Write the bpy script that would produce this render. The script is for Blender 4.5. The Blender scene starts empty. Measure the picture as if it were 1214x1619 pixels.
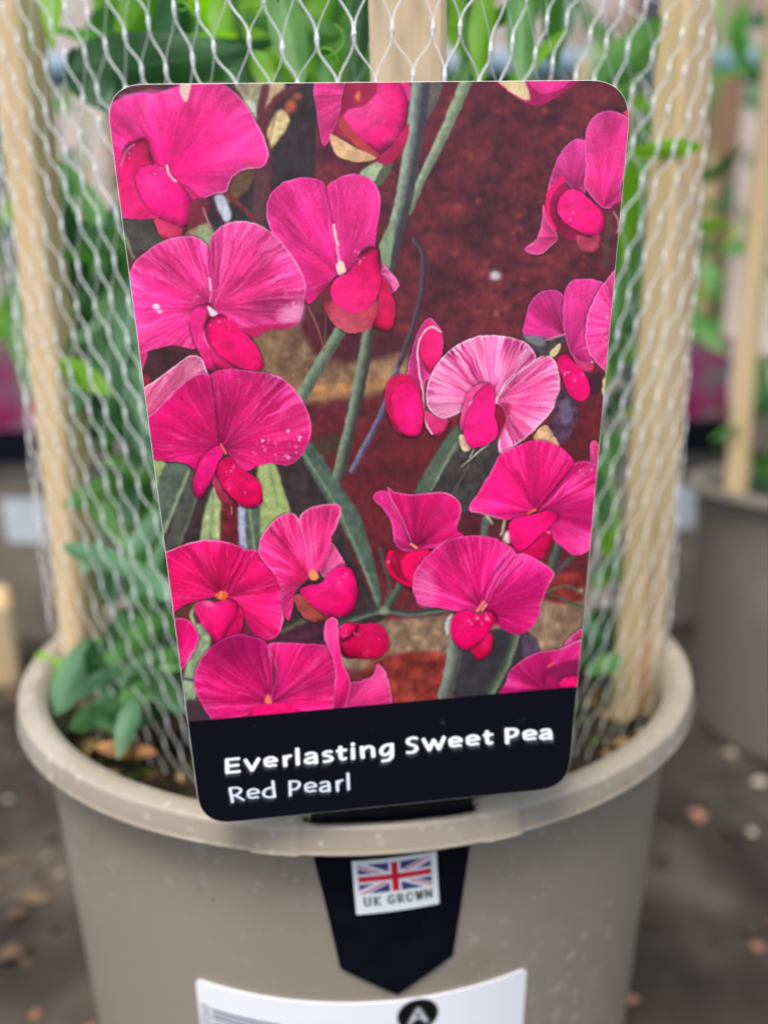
import bpy, bmesh, math, random
import numpy as np
from mathutils import Vector, Matrix, noise as mnoise
rnd = random.Random(5)
S = bpy.context.scene

# ---------------------------------------------------------------- camera, sky, sun, exposure
ZR = 0.155                                                     # height of the pot's rim above the ground
CAM = Vector((0.0046, -0.1916, ZR + 0.0750))
AX = Vector((0.99982009, -0.01526995, -0.01125259)); AU = Vector((0.01415865, 0.20603074, 0.97844308)); AF = Vector((0.0126224, 0.97842637, -0.20620988))
cd = bpy.data.cameras.new('camera'); cam = bpy.data.objects.new('camera', cd); S.collection.objects.link(cam); S.camera = cam
cam.matrix_world = Matrix(((AX.x, AU.x, -AF.x, CAM.x), (AX.y, AU.y, -AF.y, CAM.y), (AX.z, AU.z, -AF.z, CAM.z), (0, 0, 0, 1)))
cd.sensor_fit = 'VERTICAL'; cd.sensor_height = 36; cd.lens = 26.0; cd.clip_start = 0.005; cd.clip_end = 200
cd.dof.use_dof = True; cd.dof.focus_distance = 0.102; cd.dof.aperture_fstop = 8.9
W = bpy.data.worlds.new('World'); S.world = W; W.use_nodes = True
nt = W.node_tree; bg = nt.nodes['Background']
sky = nt.nodes.new('ShaderNodeTexSky'); sky.sky_type = 'NISHITA'; sky.sun_disc = False
SUN_EL, SUN_AZ = math.radians(66), math.radians(205)           # azimuth clockwise from +Y
sky.sun_elevation = SUN_EL; sky.sun_rotation = SUN_AZ; sky.air_density = 1.0; sky.dust_density = 4.0; sky.ozone_density = 1.0
nt.links.new(sky.outputs[0], bg.inputs[0]); bg.inputs[1].default_value = 0.11
sd = bpy.data.lights.new('sun', 'SUN'); sun = bpy.data.objects.new('sun', sd); S.collection.objects.link(sun)
sd.energy = 1.5; sd.angle = math.radians(22); sd.color = (1.0, .965, .925)
dv = Vector((math.sin(SUN_AZ) * math.cos(SUN_EL), math.cos(SUN_AZ) * math.cos(SUN_EL), math.sin(SUN_EL)))
sun.rotation_euler = dv.to_track_quat('Z', 'Y').to_euler(); sun.location = dv * 5
S.view_settings.view_transform = 'Standard'; S.view_settings.look = 'None'; S.view_settings.exposure = 1.13; S.view_settings.gamma = 1
S.cycles.max_bounces = 8; S.cycles.transparent_max_bounces = 24; S.cycles.caustics_reflective = False; S.cycles.caustics_refractive = False

def at(px, py, d):                                             # a point at depth d metres from the camera, for laying things out
    v = AF + AX * ((px - 607) / 1169) - AU * ((py - 809.5) / 1169)
    return CAM + v * d

# ---------------------------------------------------------------- objects, tags, materials
COL = S.collection
def mesh(name, verts, faces, mat=None, parent=None, smooth=True, uvs=None, loc=None):
    me = bpy.data.meshes.new(name); me.from_pydata([tuple(v) for v in verts], [], faces); me.update()
    if smooth: me.polygons.foreach_set('use_smooth', [True] * len(me.polygons))
    if mat: me.materials.append(mat)
    if uvs is not None:
        ul = me.uv_layers.new(name='UVMap'); li = np.empty(len(me.loops), np.int32); me.loops.foreach_get('vertex_index', li)
        ul.data.foreach_set('uv', np.asarray(uvs, np.float32)[li].ravel())
    o = bpy.data.objects.new(name, me); COL.objects.link(o)
    if parent: o.parent = parent
    if loc is not None: o.location = loc
    return o
def empty(name, loc=(0, 0, 0)):
    o = bpy.data.objects.new(name, None); COL.objects.link(o); o.location = loc; o.empty_display_size = .02; return o
def tag(o, label=None, cat=None, group=None, kind=None):
    if label: o['label'] = label
    if cat: o['category'] = cat
    if group: o['group'] = group
    if kind: o['kind'] = kind
    return o
def lin(c):
    return tuple(((v / 255) / 12.92 if v / 255 <= .04045 else ((v / 255 + .055) / 1.055) ** 2.4) for v in c)
def mat(name, col, rough=.5, spec=.5, col2=None, scale=60, col3=None, bump=0, bscale=None, detail=4, stretch=(1, 1, 1), coat=0, trans=0, sheen=0, mixf=(.35, .65)):
    m = bpy.data.materials.new(name); m.use_nodes = True; n = m.node_tree; b = n.nodes['Principled BSDF']
    b.inputs['Base Color'].default_value = (*col, 1); b.inputs['Roughness'].default_value = rough
    b.inputs['Specular IOR Level'].default_value = spec; b.inputs['Coat Weight'].default_value = coat
    tc = n.nodes.new('ShaderNodeTexCoord'); mp = n.nodes.new('ShaderNodeMapping'); mp.inputs['Scale'].default_value = stretch
    n.links.new(tc.outputs['Object'], mp.inputs[0])
    if col2:
        nz = n.nodes.new('ShaderNodeTexNoise'); nz.inputs['Scale'].default_value = scale; nz.inputs['Detail'].default_value = detail
        n.links.new(mp.outputs[0], nz.inputs['Vector'])
        r = n.nodes.new('ShaderNodeValToRGB'); r.color_ramp.elements[0].position = mixf[0]; r.color_ramp.elements[1].position = mixf[1]
        r.color_ramp.elements[0].color = (*col, 1); r.color_ramp.elements[1].color = (*col2, 1)
        if col3: e = r.color_ramp.elements.new(.5 * (mixf[0] + mixf[1])); e.color = (*col3, 1)
        n.links.new(nz.outputs[0], r.inputs[0]); n.links.new(r.outputs[0], b.inputs['Base Color'])
    if bump:
        nb = n.nodes.new('ShaderNodeTexNoise'); nb.inputs['Scale'].default_value = bscale or scale * 3; nb.inputs['Detail'].default_value = 4
        n.links.new(mp.outputs[0], nb.inputs['Vector']); bu = n.nodes.new('ShaderNodeBump'); bu.inputs['Strength'].default_value = bump
        bu.inputs['Distance'].default_value = .001; n.links.new(nb.outputs[0], bu.inputs['Height']); n.links.new(bu.outputs[0], b.inputs['Normal'])
    if trans:
        t = n.nodes.new('ShaderNodeBsdfTranslucent'); mx = n.nodes.new('ShaderNodeMixShader'); mx.inputs[0].default_value = trans
        src = b.inputs['Base Color'].links[0].from_socket if b.inputs['Base Color'].links else None
        if src:
            hs = n.nodes.new('ShaderNodeHueSaturation'); hs.inputs['Saturation'].default_value = 1.15; hs.inputs['Value'].default_value = 1.5
            n.links.new(src, hs.inputs['Color']); n.links.new(hs.outputs[0], t.inputs[0])
        else: t.inputs[0].default_value = (*[min(1, c * 1.5) for c in col], 1)
        n.links.new(b.outputs[0], mx.inputs[1]); n.links.new(t.outputs[0], mx.inputs[2]); n.links.new(mx.outputs[0], n.nodes['Material Output'].inputs[0])
    return m
def print_mat(name, img, rough=.32, spec=.5, coat=0):
    h, w, _ = img.shape
    im = bpy.data.images.new(name, w, h, alpha=False, float_buffer=False); im.colorspace_settings.name = 'sRGB'
    px = np.ones((h, w, 4), np.float32); px[..., :3] = img[::-1]; im.pixels.foreach_set(px.ravel()); im.update(); im.pack()
    m = bpy.data.materials.new(name); m.use_nodes = True; n = m.node_tree; b = n.nodes['Principled BSDF']
    t = n.nodes.new('ShaderNodeTexImage'); t.image = im; t.interpolation = 'Cubic'; t.extension = 'EXTEND'
    n.links.new(t.outputs[0], b.inputs['Base Color']); b.inputs['Roughness'].default_value = rough; b.inputs['Specular IOR Level'].default_value = spec
    return m
# ---------------------------------------------------------------- flat print: a small raster painter (numpy)
# Prints are drawn in the units of the printed artwork (X right, Y down); every printed surface hands over,
# for each of its texels, the artwork coordinate that lies there.
_rng = np.random.RandomState(7)
_TAB = _rng.rand(256, 256).astype(np.float32)

def vnoise(x, y):
    xi = np.floor(x).astype(np.int64); yi = np.floor(y).astype(np.int64)
    fx = x - xi; fy = y - yi
    fx = fx * fx * (3 - 2 * fx); fy = fy * fy * (3 - 2 * fy)
    a = _TAB[yi & 255, xi & 255]; b = _TAB[yi & 255, (xi + 1) & 255]
    c = _TAB[(yi + 1) & 255, xi & 255]; d = _TAB[(yi + 1) & 255, (xi + 1) & 255]
    return (a * (1 - fx) + b * fx) * (1 - fy) + (c * (1 - fx) + d * fx) * fy

def fbm(x, y, n=4):
    s = 0; a = .5
    for i in range(n):
        s = s + a * vnoise(x * 2 ** i + 17.3 * i, y * 2 ** i + 5.1 * i); a *= .5
    return s

def smooth(pts, k=4, closed=True):
    P = np.array(pts, float); n = len(P); out = []
    rng = range(n) if closed else range(n - 1)
    for i in rng:
        if closed: p0, p1, p2, p3 = P[i - 1], P[i], P[(i + 1) % n], P[(i + 2) % n]
        else: p0, p1, p2, p3 = P[max(i - 1, 0)], P[i], P[i + 1], P[min(i + 2, n - 1)]
        l1 = np.linalg.norm(p2 - p1)
        m1 = (p2 - p0) * .5; m2 = (p3 - p1) * .5
        for m in (m1, m2):                                   # keep tangents no longer than the chord
            q = np.linalg.norm(m)
            if q > l1: m *= l1 / q
        for j in range(k):
            t = j / k
            out.append((2*t**3-3*t*t+1)*p1 + (t**3-2*t*t+t)*m1 + (-2*t**3+3*t*t)*p2 + (t**3-t*t)*m2)
    if not closed: out.append(P[-1])
    return np.array(out)

class Print:
    def __init__(s, X, Y, base):
        s.X, s.Y = X.astype(np.float32), Y.astype(np.float32)
        s.img = np.empty(X.shape + (3,), np.float32); s.img[:] = np.array(base, np.float32) / 255
    def win(s, x0, y0, x1, y1):
        m = (s.X > x0) & (s.X < x1) & (s.Y > y0) & (s.Y < y1)
        r = np.flatnonzero(m.any(1)); c = np.flatnonzero(m.any(0))
        if len(r) == 0 or len(c) == 0: return None
        return slice(r[0], r[-1] + 1), slice(c[0], c[-1] + 1)
    def dist(s, pts, pad, closed=True):
        """signed distance (positive inside) of the texels near the outline, and their window"""
        P = np.asarray(pts, np.float32)
        w = s.win(P[:, 0].min() - pad, P[:, 1].min() - pad, P[:, 0].max() + pad, P[:, 1].max() + pad)
        if w is None: return None
        X, Y = s.X[w], s.Y[w]; d2 = np.full(X.shape, 1e9, np.float32); ins = np.zeros(X.shape, bool)
        n = len(P)
        for i in range(n if closed else n - 1):
            ax, ay = P[i]; bx, by = P[(i + 1) % n]; dx, dy = bx - ax, by - ay; L = dx * dx + dy * dy
            if L < 1e-9: continue
            t = np.clip(((X - ax) * dx + (Y - ay) * dy) / L, 0, 1)
            d2 = np.minimum(d2, (X - ax - t * dx) ** 2 + (Y - ay - t * dy) ** 2)
            if closed and ay != by:
                ins ^= ((ay > Y) != (by > Y)) & (X < (bx - ax) * (Y - ay) / (by - ay) + ax)
        d = np.sqrt(d2)
        return w, (np.where(ins, d, -d) if closed else d)
    def mix(s, w, a, col):
        c = np.asarray(col, np.float32)
        if c.ndim == 1: c = c / 255
        s.img[w] = s.img[w] * (1 - a[..., None]) + c * a[..., None]
    def blur(s, k, n=2):
        for _ in range(n):
            for ax in (0, 1):
                p = np.pad(s.img, [(k, k) if i == ax else (0, 0) for i in range(3)], mode='edge'); c = np.cumsum(p, ax, dtype=np.float64)
                c = np.concatenate([np.zeros_like(np.take(c, [0], ax)), c], ax); m = s.img.shape[ax]
                s.img = ((np.take(c, range(2 * k + 1, 2 * k + 1 + m), ax) - np.take(c, range(0, m), ax)) / (2 * k + 1)).astype(np.float32)
    def area(s, pts, col, soft=1.0, noise=0, scale=30, alpha=1, sm=True, col2=None):
        r = s.dist(smooth(pts) if sm else pts, soft + 2)
        if r is None: return
        w, d = r; a = np.clip(d / max(soft, .5) / 1 + .5, 0, 1) * alpha
        if soft > 2: a = a * a * (3 - 2 * a) if alpha == 1 else a
        c = np.array(col, np.float32) / 255 * np.ones(d.shape + (3,), np.float32)
        X, Y = s.X[w], s.Y[w]
        if col2 is not None:
            t = np.clip((fbm(X / scale, Y / scale) - .3) / .4, 0, 1)[..., None]
            c = c * (1 - t) + np.array(col2, np.float32) / 255 * t
        if noise: c = c * (1 + noise * (fbm(X / scale + 3, Y / scale + 9) - .47) * 2)[..., None]
        s.mix(w, a, c)
    def stroke(s, pts, w0, col, w1=None, soft=1.0, alpha=1, col2=None, side=0, butt=False):
        """a line of width w0 (to w1); col2 fills its right-hand side when given"""
        P = smooth(pts, 5, False).astype(np.float32); n = len(P); w1 = w0 if w1 is None else w1
        pad = max(w0, w1) / 2 + soft + 1
        w = s.win(P[:, 0].min() - pad, P[:, 1].min() - pad, P[:, 0].max() + pad, P[:, 1].max() + pad)
        if w is None: return
        X, Y = s.X[w], s.Y[w]; best = np.full(X.shape, 1e9, np.float32); hw = np.ones_like(best); sd = np.zeros_like(best)
        for i in range(n - 1):
            ax, ay = P[i]; bx, by = P[i + 1]; dx, dy = bx - ax, by - ay; L = dx * dx + dy * dy
            if L < 1e-9: continue
            tr = ((X - ax) * dx + (Y - ay) * dy) / L; t = np.clip(tr, 0, 1)
            d = np.sqrt((X - ax - t * dx) ** 2 + (Y - ay - t * dy) ** 2)
            m = d < best
            best = np.where(m, d, best); hw = np.where(m, (w0 + (w1 - w0) * (i + t) / (n - 1)) / 2 * ((.70 + .42 * (dy * dy / L)) if butt else 1), hw)
            sd = np.where(m, ((X - ax) * dy - (Y - ay) * dx) / math.sqrt(L), sd)
        a = np.clip((hw - best) / soft + .5, 0, 1) * alpha
        if butt:                                              # pen lifted square at both ends
            for e, f in ((P[0], P[min(3, n - 1)]), (P[-1], P[-min(4, n)])):
                v = (f - e) / (np.linalg.norm(f - e) + 1e-6); al = (X - e[0]) * v[0] + (Y - e[1]) * v[1]
                near = np.hypot(X - e[0], Y - e[1]) < w0 * 1.3
                a = np.where(near & (al < 0), a * np.clip((al + w0 * .42) / .8 + .5, 0, 1), a)
        c = np.array(col, np.float32) / 255 * np.ones(best.shape + (3,), np.float32)
        if col2 is not None:
            t = np.clip(sd / (hw * .5) * .5 + .5 + side, 0, 1)[..., None]
            c = c * (1 - t) + np.array(col2, np.float32) / 255 * t
        s.mix(w, a, c)
    def blob(s, x, y, rx, ry, col, alpha=1, rot=0, hard=1.0):
        R = max(rx, ry) * 2.2; w = s.win(x - R, y - R, x + R, y + R)
        if w is None: return
        X, Y = s.X[w] - x, s.Y[w] - y; c, q = math.cos(rot), math.sin(rot)
        d = ((X * c + Y * q) / rx) ** 2 + ((-X * q + Y * c) / ry) ** 2
        s.mix(w, np.exp(-d ** hard) * alpha, col)
    def petal(s, pts, th, cin, cout, vein=.12, nv=14, rim=(250, 150, 205), rw=1.8, ra=.7, p=1.0, rimside=None,
              lump=.1, dark=None, soft=1.1, vcol=None, shadow=True):
        """a petal: outline, throat its veins run from, inner and outer colour, vein contrast and count, pale rim"""
        P = smooth(pts)
        if shadow:
            r = s.dist(P, 7)
            if r is not None:
                w, d = r; s.img[w] *= (1 - .55 * np.clip(1 + d / 3.2, 0, 1) * (d <= 0) * np.clip(vnoise(s.X[w] / 26, s.Y[w] / 26) * 1.6 - .2, 0, 1))[..., None]
        r = s.dist(P, 3)
        if r is None: return
        w, d = r; X, Y = s.X[w], s.Y[w]
        dx, dy = X - th[0], Y - th[1]; rr = np.sqrt(dx * dx + dy * dy); di = np.maximum(d, 0)
        rel = rr / (rr + di + 1e-3); rel = np.clip(rel, 0, 1)
        an = np.arctan2(dy, dx); an = an + .12 * (fbm(X / 45, Y / 45) - .45)
        seed = (pts[0][0] * 1.7 + pts[0][1]) % 97
        k1 = .55 + .9 * vnoise(an * 3 + seed, rr / 60)
        v1 = vnoise(an * nv * .8 + seed, rr / 60); v2 = vnoise(an * nv * 1.7 + seed, rr / 45 + 7)
        v3 = vnoise(an * nv * 3.0 + seed, rr / 34 + 3); v4 = 1 - 2 * np.abs(vnoise(an * nv * 2.2 + seed * 2, rr / 70 + 5) - .5)
        t = np.clip(rr / 85, 0, 1)
        v = (v1 * (1 - t) + (v2 * .45 + v3 * .55) * t) * 2 - 1
        v = np.sign(v) * np.abs(v) ** .7 * k1 - np.clip(v4 - .80, 0, 1) * 4.5 * k1
        big = vnoise(an * 2.4 + seed * 3, rr / 140) * .6 + vnoise(an * 5.5 + seed, rr / 90 + 2) * .4
        q = rel ** p
        ci, co = np.array((cin[0], cin[1], cin[2] * .93), np.float32) / 255, np.array((cout[0], cout[1] * .86, cout[2] * .90), np.float32) / 255
        c = ci * (1 - q[..., None]) + co * q[..., None]
        lv = (.10 + vein) * 1.25 * (.45 + .6 * np.clip(rr / 40, 0, 1)) * (.5 + .9 * vnoise(X / 34, Y / 34 + seed))
        pale = np.array(vcol or (252, 140, 200), np.float32) / 255
        deep = co * np.array([.66, .15, .55], np.float32)
        up = np.clip(v, 0, 1)[..., None] * lv[..., None]; dn = np.clip(-v, 0, 1)[..., None] * lv[..., None]
        c = c * (1 - up) + pale * up; c = c * (1 - dn) + deep * dn
        c = c * (1 + lump * 2.4 * (fbm(X / 28 + seed, Y / 28) - .47))[..., None]
        sh = 1.03 + .52 * (big - .5) - .26 * np.exp(-(rr / 28) ** 2) + .16 * (fbm(X / 60 + seed, Y / 60) - .47) * 2
        c = c * sh[..., None]
        w8 = np.clip((big - .62) * 3.2, 0, 1)[..., None] * .42 * np.clip(rel * 2 - .8, 0, 1)[..., None]
        c = c * (1 - w8) + pale * w8
        c = c * (1 + .10 * (vnoise(X / 2.1, Y / 2.1) - .5))[..., None]
        if ra:
            a = np.exp(-((d - rw * .5) / (rw * .85)) ** 2) * ra * .85 * (.55 + .75 * vnoise(X / 22 + seed, Y / 22))
            if rimside is not None:                           # rim lit on one side only
                a = a * np.clip(.35 + ((X - P[:, 0].mean()) * rimside[0] + (Y - P[:, 1].mean()) * rimside[1]) / (P[:, 0].max() - P[:, 0].min()) * 2.4, 0, 1)
            a = np.clip(a, 0, 1)[..., None]
            c = c * (1 - a) + np.array(rim, np.float32) / 255 * a
        s.mix(w, np.clip(d / soft + .5, 0, 1), np.clip(c, 0, 1))
    def keel(s, pts, col, light=(-.35, -.6), amt=.22, edge=.35, soft=1.2, spec=0, shadow=True, hue=(255, 70, 160)):
        """a rounded fleshy petal: brighter towards `light`, darker at its border"""
        P = smooth(pts)
        if shadow:
            r = s.dist(P, 7)
            if r is not None:
                w, d = r; s.img[w] *= (1 - .55 * np.clip(1 + d / 4, 0, 1) * (d <= 0) * np.clip(vnoise(s.X[w] / 20, s.Y[w] / 20) * 1.6 - .1, 0, 1))[..., None]
        r = s.dist(P, 3)
        if r is None: return
        w, d = r; X, Y = s.X[w], s.Y[w]; c0 = P.mean(0); R = max(np.ptp(P[:, 0]), np.ptp(P[:, 1])) / 2
        u, v = (X - c0[0]) / R, (Y - c0[1]) / R
        l = np.clip(1 - ((u - light[0]) ** 2 + (v - light[1]) ** 2) * .9, -1, 1)
        c = np.array(col, np.float32) / 255 * np.ones(d.shape + (3,), np.float32)
        up = np.clip(l, 0, 1)[..., None] * amt
        c = c * (1 - up) + np.array(hue, np.float32) / 255 * up
        e = np.clip(1 - np.maximum(d, 0) / (R * .42), 0, 1) ** 2 * np.clip(.35 - l, 0, 1) * edge * 1.6
        c = c * (1 - e)[..., None]
        c = c * (1 + .2 * (fbm(X / 16 + c0[0], Y / 13) - .47) * 2)[..., None]
        lt_ = np.clip(fbm(X / 17 + c0[1], Y / 17) - .56, 0, 1)[..., None] * 1.4; c = c * (1 - lt_) + np.array([1, .34, .62], np.float32) * lt_
        s.mix(w, np.clip(d / soft + .5, 0, 1), np.clip(c, 0, 1))
        for k in range(spec):
            a, b = rnd.random() * 2 - 1, rnd.random() * 2 - 1
            s.blob(c0[0] + a * R * .45, c0[1] + b * R * .45, 1.3 + rnd.random(), 1.3 + rnd.random(), (255, 170, 205), .8)
    def specks(s, x0, y0, x1, y1, n, r=(1, 2.2), col=(255, 190, 215), a=.85):
        for k in range(n):
            q = r[0] + (r[1] - r[0]) * rnd.random() ** 2
            s.blob(x0 + (x1 - x0) * rnd.random(), y0 + (y1 - y0) * rnd.random(), q, q * (.8 + .5 * rnd.random()), col, a * (.5 + .5 * rnd.random()))
    def text(s, word, boxes, wd, col, slope, ghost=None, bold=True):
        for ch, (x0, x1, y0, y1) in zip(word, boxes):
            G = GLYPH[ch]; xm = (x0 + x1) / 2; sy = (y1 - y0); sx = x1 - x0
            for st in G:
                q = []
                for u, v in st:
                    x = x0 + wd / 2 + u * (sx - wd); q.append((x, y0 + wd / 2 + v * (sy - wd) + slope * (x - xm)))
                if ghost:
                    for k in range(3):
                        s.stroke([(a + ghost[0] * (k + 1) / 3, b + ghost[1] * (k + 1) / 3) for a, b in q], wd * .95, ghost[2], soft=3.5, alpha=.24)
        for ch, (x0, x1, y0, y1) in zip(word, boxes):
            G = GLYPH[ch]; xm = (x0 + x1) / 2; sy = (y1 - y0); sx = x1 - x0
            for st in G:
                q = [(x0 + wd / 2 + u * (sx - wd), y0 + wd / 2 + v * (sy - wd) + slope * (x0 + wd / 2 + u * (sx - wd) - xm)) for u, v in st]
                s.stroke(q, wd, col, soft=1.0, butt=True)

def _arc(cx, cy, rx, ry, a0, a1, n=9):
    return [(cx + rx * math.cos(math.radians(a0 + (a1 - a0) * i / (n - 1))), cy + ry * math.sin(math.radians(a0 + (a1 - a0) * i / (n - 1)))) for i in range(n)]
def _ln(*p):                                                   # straight run, kept straight by doubled corner points
    out = []
    for a, b in zip(p[:-1], p[1:]):
        out += [a, (a[0] * .98 + b[0] * .02, a[1] * .98 + b[1] * .02), (a[0] * .5 + b[0] * .5, a[1] * .5 + b[1] * .5), (a[0] * .02 + b[0] * .98, a[1] * .02 + b[1] * .98)]
    return out + [p[-1]]
GLYPH = {
 'E': [_ln((0.95, 0), (0, 0), (0.05, 1), (1, 1)), _ln((0.03, .5), (.9, .5))],
 'v': [_ln((0, 0), (.5, 1), (1, 0))],
 'e': [_ln((.06, .5), (.95, .42))[:4] + [(.97, .42)] + _arc(.5, .46, .48, .46, -8, -300, 14) + [(.95, .92)]],
 'r': [_ln((.15, .1), (.25, 1)), [(.2, .45), (.42, .18), (.7, .04), (1, .02)]],
 'l': [_ln((.4, 0), (.6, 1))],
 'a': [[(.05, .1), (.4, 0), (.8, .06), (.92, .35), (.97, 1)], [(.93, .45), (.5, .47), (.12, .6), (.02, .82), (.3, 1), (.65, .95), (.95, .9)]],
 's': [[(.95, .05), (.55, 0), (.12, .1), (.1, .32), (.5, .46), (.9, .62), (.95, .84), (.6, .99), (.03, 1)]],
 't': [[(.38, 0), (.4, .6), (.48, .9), (.7, 1), (.98, .95)], _ln((0, .27), (1, .25))],
 'i': [_ln((.45, .35), (.55, 1)), _ln((.42, .02), (.46, .05))],
 'n': [_ln((.05, .05), (.13, 1)), [(.1, .35), (.35, .1), (.65, .03), (.87, .2), (.93, .55), (.95, 1)]],
 'g': [[(.95, .03), (.6, .02), (.2, .14), (.04, .4), (.25, .62), (.6, .58), (.93, .4)], [(.95, .03), (.97, .5), (.93, .8), (.65, .97), (.15, 1)]],
 'S': [[(.97, .06), (.6, 0), (.18, .08), (.08, .28), (.35, .44), (.75, .55), (.95, .74), (.75, .94), (.35, 1), (.02, .96)]],
 'w': [_ln((0, 0), (.28, 1), (.5, .15), (.76, 1), (1, 0))],
 'P': [_ln((.06, 0), (.1, 1)), [(.05, .02), (.5, 0), (.9, .1), (.98, .3), (.8, .52), (.45, .6), (.25, .6)]],
 'R': [_ln((.04, .02), (.22, 1)), [(.03, .03), (.45, 0), (.75, .12), (.78, .32), (.55, .5), (.3, .56)], _ln((.4, .54), (1, .95))],
 'd': [_ln((.82, 0), (.97, 1)), [(.9, .95), (.5, 1), (.12, .88), (.02, .68), (.2, .48), (.55, .4), (.86, .4)]],
 'U': [[(.05, 0), (.06, .6), (.15, .9), (.5, 1), (.85, .9), (.94, .6), (.95, 0)]],
 'K': [_ln((.05, 0), (.05, 1)), _ln((.95, 0), (.1, .55), (.95, 1))],
 'G': [_arc(.52, .5, .5, .5, -40, -330, 12) + [(.97, .55)], _ln((.6, .55), (.98, .55))],
 'O': [_arc(.5, .5, .5, .5, 0, -360, 14)],
 'W': [_ln((0, 0), (.25, 1), (.5, .1), (.75, 1), (1, 0))],
 'N': [_ln((.05, 1), (.05, 0), (.95, 1), (.95, 0))],
 'A': [_ln((0, 1), (.5, 0), (1, 1)), _ln((.2, .65), (.8, .65))],
 '0': [_arc(.5, .5, .5, .5, 0, -360, 12)],
 '2': [[(.05, .2), (.3, 0), (.8, .05), (.9, .3), (.5, .65), (.05, .98)], _ln((.05, 1), (.95, 1))],
 '6': [[(.85, .02), (.3, .25), (.05, .65), (.3, .97), (.75, .95), (.92, .68), (.6, .5), (.12, .62)]],
}

def paint_card(X, Y):
    Xo, Yo = X, Y
    X = Xo + (fbm(Xo / 9, Yo / 9) - .47) * 3.2; Y = Yo + (fbm(Xo / 9 + 50, Yo / 9 + 31) - .47) * 3.2
    s = Print(X, Y, (98, 40, 50)); W = (slice(None), slice(None))
    n = fbm(X / 38, Y / 30, 5); n2 = fbm(X / 14 + 40, Y / 11, 4)
    def lay(t, col, g=1):
        t = np.clip(t, 0, 1) * g; s.img[:] = s.img * (1 - t[..., None]) + np.array(col, np.float32) / 255 * t[..., None]
    lay((n - .5) * 5, (126, 48, 54), .75); lay((.47 - n) * 5, (66, 34, 44), .8); lay((n2 - .58) * 6, (146, 62, 56), .45); lay((.42 - n2) * 6, (56, 30, 40), .5)
    lay((Y - 620) / 60 * (700 < 701), (104, 32, 38), .55 * np.clip(1 - (Y - 930) / 30, 0, 1))
    # brick joints
    s.area([(395, 500), (470, 470), (500, 560), (560, 572), (640, 560), (668, 575), (662, 610), (600, 622), (520, 632), (470, 636), (410, 600)], (116, 84, 66), 22, .35, 16, col2=(156, 124, 92))
    s.area([(470, 612), (560, 604), (650, 592), (650, 604), (560, 622), (480, 636)], (180, 128, 84), 9, .3, 12)
    s.area([(470, 485), (560, 500), (620, 500), (612, 556), (540, 566), (498, 556)], (84, 36, 46), 12, .3, 20)
    s.area([(540, 992), (640, 978), (760, 968), (940, 938), (940, 1012), (850, 1034), (700, 1044), (545, 1058)], (128, 100, 80), 10, .35, 9, col2=(162, 134, 106))
    s.area([(590, 1046), (705, 1034), (712, 1110), (588, 1120)], (120, 40, 38), 9, .5, 14, col2=(156, 62, 50))
    s.area([(865, 910), (935, 905), (930, 945), (870, 952)], (128, 44, 44), 6, .5, 12)
    s.blob(600, 1062, 14, 9, (70, 30, 34), .7)
    s.blur(3)
    # dark depths and leaves, upper left
    s.area([(352, 128), (500, 126), (498, 200), (493, 292), (440, 302), (424, 430), (335, 430), (330, 300), (400, 285), (425, 240), (420, 180)], (54, 44, 48), 4, .35, 20)
    s.area([(372, 128), (424, 128), (412, 160), (404, 196), (396, 186), (384, 155)], (168, 160, 128), 3, .3, 10)
    s.area([(420, 130), (452, 131), (434, 165), (420, 178)], (196, 170, 128), 3)
    s.area([(425, 200), (442, 172), (458, 192), (428, 236), (421, 226)], (214, 190, 134), 3)
    s.area([(392, 160), (404, 165), (405, 194), (396, 190)], (198, 204, 190), 2.5)
    s.area([(425, 205), (440, 190), (436, 212), (428, 226)], (236, 214, 160), 4, alpha=.7); s.stroke([(436, 178), (430, 205), (424, 232)], 3, (120, 90, 60), soft=3, alpha=.7); s.area([(376, 132), (392, 130), (390, 150)], (110, 96, 74), 5, alpha=.7)
    s.stroke([(420, 138), (411, 190), (424, 250), (418, 340)], 13, (94, 46, 54), soft=3)
    s.stroke([(412, 205), (434, 160), (476, 130)], 11, (98, 44, 52), soft=3)
    s.blob(459, 168, 9, 13, (196, 92, 62), .95, .35, 2); s.blob(470, 152, 8, 6, (178, 92, 74), .8, 0, 2)
    s.stroke([(414, 262), (408, 350)], 20, (90, 56, 60), soft=4)
    s.area([(385, 270), (404, 262), (392, 300), (360, 320), (362, 295)], (112, 84, 62), 4, .3)
    s.stroke([(350, 300), (372, 318), (400, 345)], 8, (120, 50, 54), soft=2)
    s.stroke([(330, 312), (340, 335), (356, 352)], 9, (66, 34, 46), soft=2)
    s.area([(339, 311), (352, 307), (366, 335), (364, 349), (355, 350), (345, 331)], (190, 196, 208), 2)
    s.area([(294, 368), (325, 352), (340, 370), (330, 402), (300, 388)], (150, 120, 96), 3, .4, 8)
    s.area([(312, 362), (326, 356), (338, 372), (330, 396), (315, 385)], (150, 168, 118), 2.5)
    # upper left edge, under the first flower
    s.area([(176, 338), (245, 336), (275, 372), (245, 388), (215, 402), (196, 430), (190, 400)], (70, 66, 62), 3, .3)
    s.stroke([(186, 352), (200, 380), (212, 408)], 6, (142, 152, 112), 3, soft=2)
    s.area([(180, 360), (192, 372), (205, 410), (196, 440), (186, 400)], (104, 34, 42), 3)
    s.area([(205, 556), (250, 548), (295, 560), (325, 582), (300, 606), (220, 645), (208, 610)], (66, 36, 42), 3, .3)
    s.area([(205, 600), (222, 592), (240, 600), (226, 622)], (150, 34, 56), 3)
    # lower left leaves
    s.area([(228, 725), (480, 700), (500, 745), (545, 850), (588, 945), (610, 975), (560, 1000), (520, 1035), (440, 1010), (262, 900)], (58, 46, 48), 4, .35, 12)
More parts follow.
